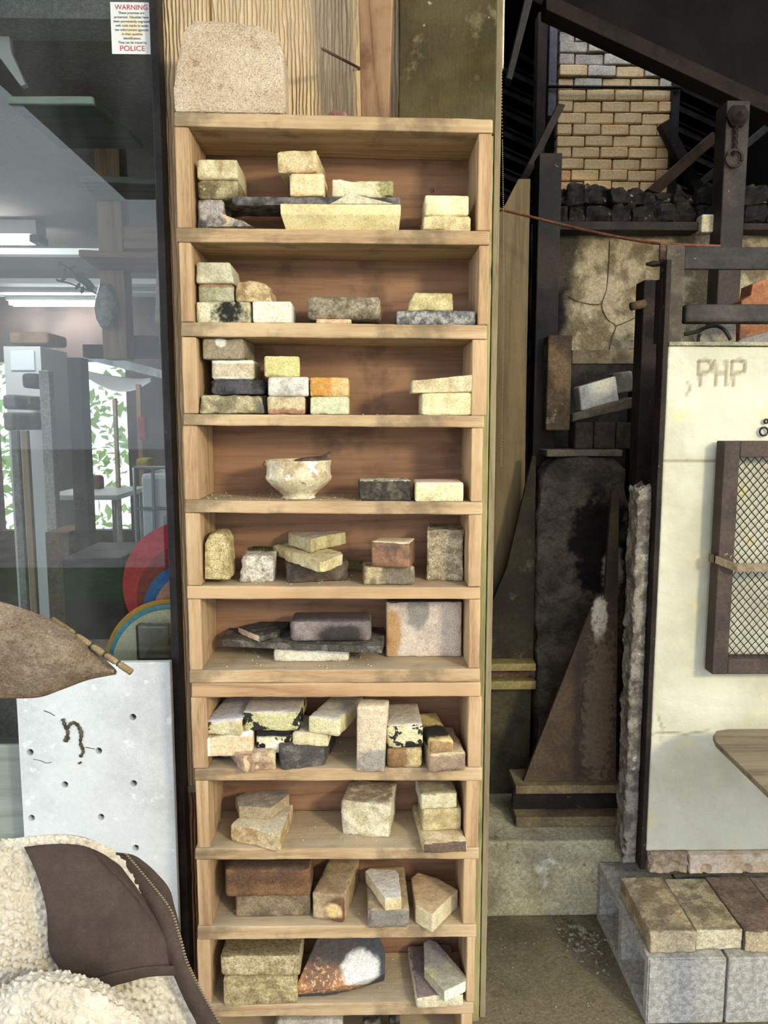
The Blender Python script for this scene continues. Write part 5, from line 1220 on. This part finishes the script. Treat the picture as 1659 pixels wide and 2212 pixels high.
me = bpy.data.meshes.new_from_object(bo.evaluated_get(bpy.context.evaluated_depsgraph_get()))
bpy.data.objects.remove(bo); bpy.data.objects.remove(co)
wb = obj('perforated_board', me, S('white_board', (206, 212, 216), (190, 196, 200), 4, .4, .64, .12, spots=(((222, 226, 228), 20, .60, .70), ((164, 158, 144), 7, .68, .78)), rough=.6, bump=.35, bs=30, bd=.003, mott=.08, speck=.1), None, None, 'white board with staggered round holes and a brown question-mark stain, under the window', 'board')
obj('board_backing', boxes([box8(bx0 + .004, bx1 - .004, yp + .0235, yp + .030, .001, bz1 - .005)]), S('backing_grey', (110, 108, 100), (84, 82, 76), 12), wb)
cr = [[(136, 1552), (141, 1568), (147, 1582), (142, 1600), (150, 1592)], [(146, 1572), (156, 1561), (168, 1566), (176, 1584), (174, 1604), (180, 1622), (174, 1634)], [(172, 1646), (174, 1649)]]
obj('stain_mark', tubes([crom([P(a, b_, yp + .0005) for a, b_ in c], 8) for c in cr], [random.Random(i).uniform(.0028, .0066) for i in range(90)], 6), S('stain_brown', (104, 92, 74), (70, 60, 48), 90, .42, .58), wb)
obj('crack', tubes([crom([P(a, b_, yp + .0006) for a, b_ in c], 5) for c in ([(72, 1640), (88, 1643), (100, 1648), (112, 1646)], [(95, 1535), (108, 1540), (118, 1546)], [(185, 1614), (205, 1618)])], .0012, 5), MATS['stain_brown'], wb)

# room shell
obj('wall_header', boxes([box8(-4.5, XL - .004, YG + .012, YG + .12, 2.60, 3.1)]), S('header_grey', (168, 168, 164), (150, 150, 146), 3), kind='structure')
obj('room_floor', boxes([box8(-4.5, XR - .07, YG + .10, 6.2, .001, .004)]), S('room_floor_m', (176, 176, 172), (150, 148, 142), 3, rough=.6), kind='structure')
obj('ceiling', boxes([box8(-4.5, XR - .07, YG + .12, 6.2, 2.62, 2.68)]), S('ceiling_brown', (146, 136, 128), (122, 112, 104), 2, bump=.1), kind='structure')
obj('wall_room_back', boxes([box8(-4.5, -3.02, 6.2, 6.3, 0, 2.62), box8(-3.02, -1.95, 6.2, 6.3, 0, .75), box8(-3.02, -1.95, 6.2, 6.3, 2.12, 2.62), box8(-1.95, XR - .07, 6.2, 6.3, 0, 2.62)]), S('room_back_brown', (92, 74, 68), (64, 52, 50), 2), kind='structure')  # the gap is an added window, imitating daylight reflected in the glass
obj('wall_room_left', boxes([box8(-4.6, -4.5, YG + .1, 6.3, 0, 2.68)]), S('room_side', (168, 164, 158), (146, 142, 136), 2), kind='structure')
for i, (y, h) in enumerate(((537, 10), (602, 12), (622, 8))):
    a = G(-40, y, 2.615); b_ = G(200, y, 2.615)
    obj('ceiling_batten', boxes([box8(-4.4, XF0 + .6, a.y, a.y + .07 * (1 + i), 2.585, 2.6195)]), plain('batten_white', (226, 230, 230), .6), None, None, ('white ceiling batten nearest the window', 'broad white ceiling batten in mid room', 'white ceiling batten farthest from the window')[i], 'batten')
def lamp(px, py, lab, em):
    c = G(px, py, 2.55); t = thing('tube_lamp', (c.x, c.y, 2.53), lab, 'lamp')
    obj('housing', hexa(box8(c.x - .62, c.x + .10, c.y - .06, c.y + .06, 2.552, 2.6195), .1, .004, 0), plain('lamp_housing', (226, 228, 226), .5), t)
    obj('tube', tubes([[(c.x - .60, c.y - .03, 2.535), (c.x + .06, c.y - .03, 2.535)], [(c.x - .60, c.y + .03, 2.535), (c.x + .06, c.y + .03, 2.535)]], .016, 10), plain('lamp_tube_%d' % em, (250, 250, 245), .5, emit=(255, 250, 240), es=em), t)  # tube glow is added to brighten the room
    obj('end_cap', hexa(box8(c.x + .06, c.x + .11, c.y - .055, c.y + .055, 2.515, 2.551), .05, .004, 0), plain('lamp_cap', (96, 98, 96), .5), t)
lamp(46, 512, 'double tube ceiling lamp with a dark end cap, nearer the window', 60)
lamp(196, 652, 'double tube ceiling lamp over the back of the room', 60)

# timber post, rails and planks inside
PW = wood('brown_post', (176, 136, 102), (192, 152, 116), (130, 96, 70), 'Z', 40, 5, .75, .2)
PWX = wood('brown_rail', (172, 126, 88), (188, 142, 102), (124, 88, 60), 'X', 40, 5, .75, .2)
yT = 2.75
x0, x1 = P(213, 550, yT).x, P(266, 550, yT).x
obj('timber_post', hexa(box8(x0, x1, yT, yT + .09, P(240, 775, yT).z, 2.6195), .06, .004, .0005, 20), PW, None, None, 'brown timber post hanging from the ceiling behind the glass', 'post')
def inb(name, x0, x1, yt, yb, Y, d, mat, label, cat, **k):
    c8 = pbox(x0, x1, yt, yb, Y, d)
    if k.get('down'): c8 = [(v[0], v[1], .0045) if i < 4 else v for i, v in enumerate(c8)]
    return obj(name, hexa(c8, .06, k.get('r', .004), .0006, 30), mat, None, None, label, cat)
inb('timber_rail', 262, 372, 489, 537, 2.76, .06, PWX, 'brown timber rail joined to the hanging post', 'rail')
inb('timber_header', 178, 420, 744, 772, 2.86, .07, S('header_dark', (58, 48, 48), (44, 38, 40), 6), 'dark header beam at the foot of the hanging post', 'beam')
obj('grey_plank', hexa([G(172, 392, 2.405), G(372, 398, 2.405), G(372, 440, 2.405), G(205, 437, 2.405)] + [v + Vector((0, 0, .02)) for v in (G(172, 392, 2.405), G(372, 398, 2.405), G(372, 440, 2.405), G(205, 437, 2.405))], .05, .004, .001, 30), wood('grey_plank_m', (136, 138, 134), (154, 154, 148), (108, 108, 104), 'X', 40, 6), None, None, 'weathered grey plank fixed across the hanging post', 'plank')
q4 = [G(170, 553, 2.172), G(372, 560, 2.172), G(372, 592, 2.172), G(215, 586, 2.172)]
obj('brown_plank', hexa(q4 + [v + Vector((0, 0, .02)) for v in q4], .05, .004, .001, 30), PWX, None, None, 'brown plank below the weathered grey one, across the post', 'plank')
q4 = [G(14, 224, 2.40), G(200, 224, 2.40), G(310, 322, 2.40), G(129, 322, 2.40)]
obj('green_board', hexa(q4 + [v + Vector((0, 0, .018)) for v in q4], .06, .004, .0006, 20), wood('green_stain', (92, 112, 104), (108, 128, 118), (70, 86, 80), 'X', 30, 5), None, None, 'dull green overhead board near the ceiling behind the glass', 'board')
pf('white_strip', [(-60, 10), (-20, 40), (20, 74), (24, 112), (56, 182), (44, 186), (26, 160), (2, 128), (-60, 60)], 2.03, .02, plain('white_plastic', (240, 236, 232), .4), 'white curved plastic strip in the upper corner of the window', 'strip')  # solid strip stands in for bright sky mirrored in the pane
# hanging glass vase with an orchid
vz = thing('hanging_vase', (P(232, 712, 2.711).x, 2.711, P(232, 712, 2.711).z), 'pale glass vase with a leafy sprig hanging on the timber post', 'vase')
c = P(232, 712, 2.711); sv = .0016
obj('vessel', lathe([(r_ * sv, z * sv) for r_, z in ((3, 0), (14, 6), (22, 22), (25, 45), (22, 66), (16, 84), (12, 96), (10, 96), (14, 80), (20, 60), (20, 40), (12, 14), (1, 8))], c, 28), S('vase_glass', (168, 164, 158), (128, 120, 112), 20, rough=.2, bump=.1, spec=.6), vz)
stem = obj('sprig_stem', tubes([crom([P(222, 640, 2.711), P(200, 630, 2.711), P(172, 605, 2.65), P(150, 580, 2.65), P(126, 568, 2.65)], 5), crom([P(200, 630, 2.711), P(176, 622, 2.65), P(150, 612, 2.64), P(124, 606, 2.64)], 5)], .0028, 6), plain('stem_green', (70, 84, 56), .6), vz)
for (px, py, l_, a_) in ((188, 612, 26, -.5), (178, 604, 24, -.2), (192, 620, 20, -.9), (156, 578, 10, .3), (172, 592, 14, .1), (130, 570, 9, .9), (136, 604, 10, .5), (140, 584, 8, 1.2), (126, 606, 9, -.4), (168, 618, 12, .9), (178, 626, 12, 1.2)):
    c = P(px, py, 2.69); L_ = l_ * .0013; ca, sa = math.cos(a_), math.sin(a_)
    vv = [c + Vector((ca * u * L_ - sa * v * L_, w * L_, sa * u * L_ + ca * v * L_)) for u, v, w in ((-1, 0, 0), (-.4, .34, -.1), (.5, .3, -.1), (1, 0, 0), (.5, -.3, .1), (-.4, -.34, .1))]
    me = bpy.data.meshes.new('leaf'); me.from_pydata([tuple(v) for v in vv] + [tuple(v + Vector((0, .002, 0))) for v in vv], [], [(0, 1, 2, 3, 4, 5), (11, 10, 9, 8, 7, 6)] + [(i, (i + 1) % 6, 6 + (i + 1) % 6, 6 + i) for i in range(6)])
    obj('leaf', me, plain('leaf_green', (64, 86, 60), .5), stem)
lnt = P(346, 698, 2.02)
obj('paper_lantern', lathe([(r_ * .0009, z * .0009) for r_, z in ((2, 0), (16, 0), (18, 10), (14, 60), (8, 150), (2, 152))], (lnt.x, 2.03, lnt.z), 20), S('ribbed_paper', (176, 172, 156), (130, 126, 112), 4), None, None, 'narrow ribbed grey lantern hanging inside by the window frame', 'lantern')

# things at the back of the room
inb('white_cabinet', 12, 92, 748, 935, 4.6, .4, plain('cab_white', (196, 198, 198), .6), 'white open cabinet at the left of the room', 'cabinet', down=True)
inb('mirror_panel', 22, 74, 756, 800, 4.587, .012, plain('mirror_pale', (216, 224, 228), .2), 'pale square mirror on the white cabinet', 'mirror')
inb('room_post', 158, 188, 772, 1372, 3.6, .10, S('room_post_m', (72, 66, 64), (56, 50, 50), 6), 'dark square post standing in the room', 'post', down=True)
inb('white_post', 94, 116, 800, 1225, 3.8, .06, S('white_post_m', (190, 186, 180), (170, 166, 160), 6), 'narrow white post left of the dark one', 'post', down=True)
inb('timber_plank', 52, 66, 930, 1210, 3.4, .03, PW, 'narrow orange-tan plank standing upright in the room', 'plank', down=True)
inb('timber_plank', 30, 46, 930, 1215, 3.42, .03, S('grey_up', (150, 148, 144), (128, 126, 122), 8), 'grey plank standing beside the orange-tan one', 'plank', down=True)
inb('timber_plank', 246, 254, 860, 1060, 4.4, .03, S('tan_up', (190, 168, 140), (166, 144, 116), 8), 'thin pale pole standing near the bright window', 'pole', down=True)
inb('timber_plank', 296, 306, 830, 1010, 4.5, .03, PW, 'thin orange pole standing near the wire tote', 'pole', down=True)
pf('room_shed_roof', [(182, 776), (352, 818), (372, 826), (372, 806), (300, 786), (225, 768), (182, 764)], 5.2, .3, S('shed_metal', (178, 186, 196), (150, 156, 166), 8, rough=.4), 'pale ribbed metal roof edge sloping across the bright window', 'roof')  # mirrored roof modelled indoors, behind the pane
obj('white_tarp', sheet([[P(184, 800, 5.19), P(220, 808, 5.19), P(260, 814, 5.19), P(300, 818, 5.19), P(326, 816, 5.19)], [P(188, 816, 4.9), P(222, 836, 4.9), P(258, 846, 4.9), P(292, 842, 4.9), P(326, 824, 4.95)]], 8, .01), plain('tarp_white', (226, 228, 228), .6), None, None, 'white tarpaulin slung below the metal roof edge', 'tarpaulin')
wt = thing('steel_table', (P(196, 1290, 4.0).x, 4.0, .005), 'steel tube work table with a pale top in mid room', 'table')
ztb = P(200, 1068, 4.0).z
xa, xb2 = P(100, 1068, 4.0).x, P(262, 1068, 4.0).x
obj('table_top', boxes([box8(xa, xb2, 3.95, 4.5, ztb - .025, ztb)], .004), plain('tabletop_pale', (196, 198, 196), .5), wt)
for xx in (xa + .03, xb2 - .03):
    for yy in (3.98, 4.46): obj('leg', tubes([[(xx, yy, .005), (xx, yy, ztb - .026)]], .016, 8), plain('tube_chrome', (190, 194, 198), .25, .8), wt)
# caged tote
ty = 3.9; x0, x1 = P(292, 1080, ty).x, P(372, 1080, ty).x; z0t, z1t = .14, P(320, 1010, ty).z
to = thing('caged_tote', ((x0 + x1) / 2, ty, .005), 'white plastic tote in a grey wire cage beyond the glass', 'tote')
obj('tank', hexa(box8(x0 + .02, x1 + .5, ty + .03, ty + .7, z0t, z1t - .03), .1, .03, 0), plain('tank_white', (216, 224, 230), .5), to)
gp_ = []
for i in range(9): gp_.append([(x0 + i * .095, ty, .1), (x0 + i * .095, ty, z1t)])
for i in range(7): gp_.append([(x0, ty, .14 + i * (z1t - .14) / 6), (x0 + .8, ty, .14 + i * (z1t - .14) / 6)])
obj('cage', tubes(gp_, .009, 6), plain('cage_grey', (146, 158, 170), .4, .5), to)
obj('pallet', boxes([box8(x0, x1 + .5, ty, ty + .7, .0055, .10)]), plain('pallet_dark', (60, 56, 52), .8), to)
inb('iron_stove', 137, 268, 1206, 1385, 2.9, .4, S('stove_black', (44, 44, 46), (34, 34, 36), 6, rough=.5), 'black iron stove body standing behind the glass', 'stove', r=.01, down=True)
inb('wooden_box', 98, 148, 1150, 1196, 3.5, .3, S('box_brown', (140, 106, 88), (116, 88, 74), 8), 'reddish-brown box on the floor beside the dark post', 'box', down=True)
for a in ((4, 34, 852, 884, 4.2, .4, (120, 122, 126), 'grey pipe end on the white cabinet side', 'pipe'), (6, 28, 890, 930, 4.1, .5, (134, 128, 120), 'pale pipe end under the grey one', 'pipe'),
          (46, 80, 806, 838, 4.3, .2, (52, 52, 54), 'dark round pot against the white cabinet', 'pot'), (46, 66, 856, 876, 4.35, .1, (176, 156, 60), 'yellow sponge below the dark pot', 'sponge'),
          (268, 336, 724, 743.6, 2.865, .06, (150, 34, 40), 'long red toolbox behind the hanging post', 'toolbox'), (297, 314, 900, 950, 4.44, .06, (176, 44, 60), 'red cloth hanging by the orange pole', 'cloth'),
          (292, 322, 990, 1015, 3.95, .1, (206, 170, 50), 'yellow bucket on the tote edge', 'bucket'), (176, 214, 1028, 1060, 4.3, .1, (120, 60, 56), 'maroon bottle crate on the work table', 'crate'),
          (18, 104, 716, 742, 4.7, .3, (150, 118, 90), 'brown basket on top of the white cabinet', 'basket')):
    nm = a[8]; inb(nm if nm != 'pot' else 'dark_pot', *a[:6], stone('room_' + nm + str(a[0]), a[6], tuple(int(v * .8) for v in a[6]), 8), a[7], nm, r=.02)
# foliage beyond the added back window, imitating the outdoors reflected in the glass
bm = bmesh.new(); rf = random.Random(5)
for i in range(1400):
    p = Vector((rf.uniform(-5.5, -1.2), rf.uniform(10, 11.5), max(0, rf.gauss(1.5, .9)))); s_ = rf.uniform(.05, .13)
    mt = Matrix.Translation(p) @ Matrix.Rotation(rf.random() * 6, 4, Vector((rf.random(), rf.random(), rf.random() + .01)).normalized())
    vv = [bm.verts.new(mt @ Vector(q_)) for q_ in ((-s_, 0, 0), (0, s_ * .5, .02), (s_, 0, 0), (0, -s_ * .5, .02))]; bm.faces.new(vv)
me = bpy.data.meshes.new('leaves'); bm.to_mesh(me); bm.free()
obj('hedge_foliage', me, plain('hedge_green', (128, 160, 84), .7), None, None, 'light green leaves outdoors beyond the back window', 'foliage', kind='stuff')
# counter with coloured discs
zc_ = P(250, 1432, 2.1).z
obj('inner_counter', hexa(box8(-2.6, XL - .004, YG + .035, 2.34, zc_ - .03, zc_), .08, .003, .0005, 20), S('counter_pinkish', (176, 156, 142), (150, 132, 120), 8), None, None, 'pinkish counter just behind the glass carrying coloured discs', 'counter')
obj('counter_apron', boxes([box8(-2.6, XL - .006, 2.30, 2.335, .006, zc_ - .031)]), MATS['room_side'], bpy.data.objects['inner_counter'])
PAL[:] = [1.15, 1.15]
def disc(cx, cy, r_px, Y, col, lab, half=False, d=.012):
    c = P(cx, cy, Y); r_ = r_px * (Y / FPX) * 1.03; n = 48
    if half: c.z = zc_ + .0008; an = [math.pi * i / n for i in range(n + 1)]
    else: c.z = max(c.z, zc_ + .0008 + r_); an = [2 * math.pi * i / n for i in range(n)]
    A = [c + Vector((r_ * math.cos(a), 0, r_ * math.sin(a))) for a in an]
    return obj('round_disc', prism(A, [a + Vector((0, d, 0)) for a in A], .5, .002, 0), stone('disc_' + lab.split()[0], col, tuple(int(v * .88) for v in col), 8, bump=.1, rough=.4), None, None, lab, 'disc')
disc(410, 1280, 142, 2.20, (178, 44, 62), 'crimson round disc standing rearmost on the counter')
disc(420, 1310, 122, 2.17, (128, 34, 46), 'maroon round disc before the crimson one')
disc(416, 1335, 104, 2.14, (48, 92, 150), 'blue round disc leaning before the maroon one')
disc(430, 1345, 98, 2.115, (196, 142, 128), 'salmon round disc before the blue one')
disc(370, 1430, 142, 2.085, (216, 152, 66), 'orange half disc standing on the counter', True)
disc(370, 1430, 136, 2.065, (92, 146, 158), 'teal half disc before the orange one', True)
disc(372, 1430, 130, 2.045, (214, 204, 170), 'cream half disc foremost on the counter', True)
disc(384, 1430, 78, 2.025, (204, 176, 88), 'mustard small half disc in the middle of the cream one', True)
PAL[:] = [.78, 1.0]
jb = pbox(292, 366, 1350, 1430, 1.975, .03)
jb = [Vector((v[0], v[1], max(v[2], zc_ + .0006))) for v in jb]
obj('plastic_tub', hexa(jb, .05, .012, 0), glass_mat('tub_plastic', (214, 212, 220), 1.5, .35), None, None, 'clear plastic tub on the counter before the half discs', 'tub')

# ------------------------------------------------------------------ foreground: leather flap and coat
LE = S('suede_brown', (152, 130, 106), (130, 108, 86), 12, .4, .62, .45, 260, spots=(((110, 82, 60), 18, .64, .72),), bump=.9, bs=320, bd=.004)
yh = 1.12
flap = thing('leather_flap', (P(40, 1500, yh).x, yh, P(40, 1505, yh).z), 'brown suede leather flap with a notched bamboo stick along its edge', 'leather')
top_ = [(-240, 1300), (-60, 1290), (0, 1300), (80, 1326), (150, 1364), (205, 1408), (252, 1453)]
bot_ = [(-240, 1490), (-60, 1507), (0, 1502), (80, 1500), (130, 1484), (190, 1462), (250, 1450)]
rows = []
for k in range(5):
    t = k / 4; bul = -.05 * math.sin(math.pi * min(1, t * .9 + .1))
    rows.append([P(a[0] * (1 - t) + b_[0] * t, a[1] * (1 - t) + b_[1] * t, yh + .03 * (1 - t) + bul * (1 if i < 5 else .4)) for i, (a, b_) in enumerate(zip(top_, bot_))])
obj('hide', sheet(rows, 12, .006, lambda p: .0012 * noise.noise(p * 90) + .0008 * noise.noise(p * 240)), LE, flap)
obj('rolled_edge', tubes([crom([r_ + Vector((0, -.002, 0)) for r_ in rows[-1]], 8)], .0045, 8), S('suede_edge', (122, 92, 68), (100, 74, 54), 30, bump=.7), flap)
sa, sb = P(112, 1338, yh + .03), P(284, 1452, yh - .005)
BM_ = S('bamboo', (150, 126, 84), (120, 96, 62), 30, rough=.6)
pts = [sa.lerp(sb, i / 30) for i in range(31)]
stk = obj('bamboo_stick', tubes([pts], [.0052 - (.0026 if i in (9, 15, 20, 25) else 0) for i in range(31)], 8), BM_, flap)
obj('stick_groove', tubes([[sa.lerp(sb, f), sa.lerp(sb, f + .008)] for f in (.30, .50, .667, .835, .96)], .0050, 8), plain('groove_dark', (48, 38, 28), .9), stk)
sx = P(-225, 1480, yh).x
wst = thing('wooden_stand', (sx, yh, .0006), 'wooden stand out at the side holding up the leather flap', 'stand')
obj('pole', hexa(box8(sx - .02, sx + .02, yh - .0, yh + .04, .02, P(-150, 1400, yh).z), .1, .003, 0), PW, wst)
obj('foot', boxes([box8(sx - .07, sx + .07, yh - .05, yh + .09, .0006, .02)]), PW, wst)

# coat over a chair back
CO = S('brown_canvas', (74, 58, 50), (62, 48, 42), 6, .4, .62, .3, 500, rough=.9, bump=.4, bs=700, bd=.001, speck=.1, mott=.12)
FLE = S('sherpa_fleece', (232, 220, 198), (216, 202, 176), 7, .4, .62, .2, 300, over=(), rough=.95, bump=.7, bs=260, bd=.005, speck=.1, mott=.15)
def fz(p):
    d0 = noise.voronoi(p * 110)[0][0]
    return .010 * (1 - min(1, d0 * 1.7)) + .002 * noise.noise(p * 320) + .004 * noise.noise(p * 40)
def rws(spec): return [[P(x, y, Y) for x, y, Y in r_] for r_ in spec]
coat = thing('work_coat', (P(200, 2300, 1.12).x, 1.12, P(200, 2330, 1.12).z), 'dark brown canvas work coat with cream fleece lining thrown over a chair back', 'coat')
obj('fleece_lining', sheet(rws([[(-90, 1838, 1.17), (0, 1818, 1.16), (70, 1806, 1.15), (150, 1803, 1.15), (205, 1818, 1.155), (258, 1866, 1.17)],
    [(-90, 1900, 1.14), (0, 1890, 1.12), (70, 1885, 1.12), (160, 1880, 1.125), (230, 1890, 1.14), (300, 1930, 1.16)],
    [(-90, 1990, 1.13), (0, 1985, 1.10), (80, 1985, 1.11), (180, 1985, 1.12), (270, 1995, 1.14), (345, 2010, 1.16)],
    [(-90, 2080, 1.13), (0, 2075, 1.11), (80, 2075, 1.11), (190, 2080, 1.12), (300, 2085, 1.135), (385, 2090, 1.16)],
    [(-90, 2180, 1.14), (0, 2180, 1.12), (90, 2180, 1.12), (210, 2180, 1.12), (320, 2175, 1.13), (412, 2165, 1.155)],
    [(-90, 2330, 1.15), (0, 2330, 1.13), (100, 2330, 1.13), (230, 2330, 1.13), (350, 2330, 1.135), (452, 2330, 1.155)]]), 34, .014, fz), FLE, coat)
cpan = obj('canvas_panel', sheet(rws([[(52, 1830, 1.128), (110, 1824, 1.125), (172, 1826, 1.127), (216, 1842, 1.135), (254, 1868, 1.150)],
    [(78, 1885, 1.095), (142, 1878, 1.092), (210, 1886, 1.096), (266, 1910, 1.11), (312, 1946, 1.135)],
    [(100, 1962, 1.082), (170, 1960, 1.080), (240, 1966, 1.085), (300, 1986, 1.10), (352, 2016, 1.13)],
    [(106, 2052, 1.085), (180, 2050, 1.082), (250, 2054, 1.086), (320, 2060, 1.10), (378, 2070, 1.128)],
    [(128, 2092, 1.088), (190, 2118, 1.084), (252, 2104, 1.086), (322, 2092, 1.10), (388, 2090, 1.126)],
    [(134, 2120, 1.095), (196, 2149, 1.086), (254, 2126, 1.09), (322, 2109, 1.104), (396, 2106, 1.128)]]), 8, .006, lambda p: .0035 * noise.noise(p * 16) + .0015 * noise.noise(p * 45)), CO, coat)
obj('hem_band', sheet(rws([[(127, 2088, 1.0815), (190, 2114, 1.0775), (252, 2100, 1.0795), (322, 2088, 1.0935), (389, 2086, 1.1195)], [(135, 2121, 1.0885), (196, 2150, 1.0795), (254, 2127, 1.0835), (322, 2110, 1.0975), (397, 2107, 1.1215)]]), 8, .004), CO, cpan)
obj('sleeve_fleece', sheet(rws([[(-90, 2180, 1.06), (-10, 2150, 1.055), (60, 2112, 1.05), (130, 2108, 1.05), (200, 2128, 1.055), (262, 2165, 1.07)],
    [(-90, 2220, 1.02), (0, 2190, 1.01), (70, 2160, 1.005), (150, 2158, 1.005), (230, 2175, 1.015), (300, 2205, 1.05)],
    [(-90, 2330, 1.0), (0, 2330, .985), (80, 2330, .98), (170, 2330, .98), (260, 2330, .995), (350, 2330, 1.045)]]), 34, .014, fz), FLE, coat)
obj('back_shoulder', sheet(rws([[(236, 1840, 1.21), (284, 1846, 1.21), (312, 1862, 1.21), (340, 1888, 1.215), (366, 1922, 1.225), (371, 1962, 1.23)],
    [(250, 1880, 1.20), (290, 1892, 1.20), (318, 1910, 1.20), (345, 1940, 1.205), (368, 1968, 1.215), (388, 2010, 1.22)],
    [(270, 1960, 1.19), (300, 1970, 1.19), (330, 1990, 1.19), (360, 2020, 1.195), (380, 2050, 1.205), (400, 2080, 1.21)]]), 8, .006, lambda p: .003 * noise.noise(p * 30)), CO, coat)
zl_ = [(226, 1850), (270, 1906), (316, 1972), (346, 2040), (372, 2098), (402, 2166), (436, 2232), (474, 2334)]
zr_ = [(272, 1845), (320, 1902), (367, 1964), (389, 2026), (405, 2080), (440, 2150), (484, 2228), (530, 2330)]
zy = [1.19, 1.17, 1.15, 1.13, 1.12, 1.12, 1.12, 1.12]
plk = obj('front_placket', sheet([[P(*a, y_), P(*[(u + v) / 2 for u, v in zip(a, b_)], y_ - .006), P(*b_, y_)] for a, b_, y_ in zip(zl_, zr_, zy)], 8, .006), CO, coat)
edge = crom([P(*b_, y_ - .003) for b_, y_ in zip(zr_, zy)], 40)
bm = bmesh.new(); last = None
for p in edge:
    if last is None or (p - last).length > .0042:
        bmesh.ops.create_icosphere(bm, subdivisions=1, radius=.0021, matrix=Matrix.Translation(p) @ Matrix.Diagonal((1.5, 1, .8, 1))); last = p
me = bpy.data.meshes.new('teeth'); bm.to_mesh(me); bm.free()
obj('zipper_teeth', me, plain('brass_zip', (166, 146, 112), .35, .7), plk)
# the chair under the coat
xs0, xs1 = P(-60, 1900, 1.2).x, P(215, 1900, 1.2).x; zc1 = P(100, 1915, 1.22).z
chair = thing('wooden_chair', ((xs0 + xs1) / 2, 1.3, .0006), 'wooden chair hidden under the brown work coat', 'chair')
for xx in (xs0, xs1):
    obj('leg', hexa(box8(xx - .016, xx + .016, 1.232, 1.262, .0006, zc1), .1, .003, 0), PW, chair)
    obj('leg', hexa(box8(xx - .016, xx + .016, 1.58, 1.61, .0006, .43), .1, .003, 0), PW, chair)
obj('backrest', hexa(box8(xs0 + .017, xs1 - .017, 1.235, 1.257, zc1 - .14, zc1 - .005), .06, .004, 0), PW, chair)
obj('seat', hexa(box8(xs0 - .02, xs1 + .02, 1.265, 1.63, .431, .46), .06, .008, 0), PW, chair)
# porch roof over the viewer
obj('ceiling_porch', boxes([box8(-1.62, XR + .3, -1.45, YW - .01, 3.12, 3.2)]), S('porch_boards', (120, 98, 80), (96, 78, 64), 3), kind='structure')
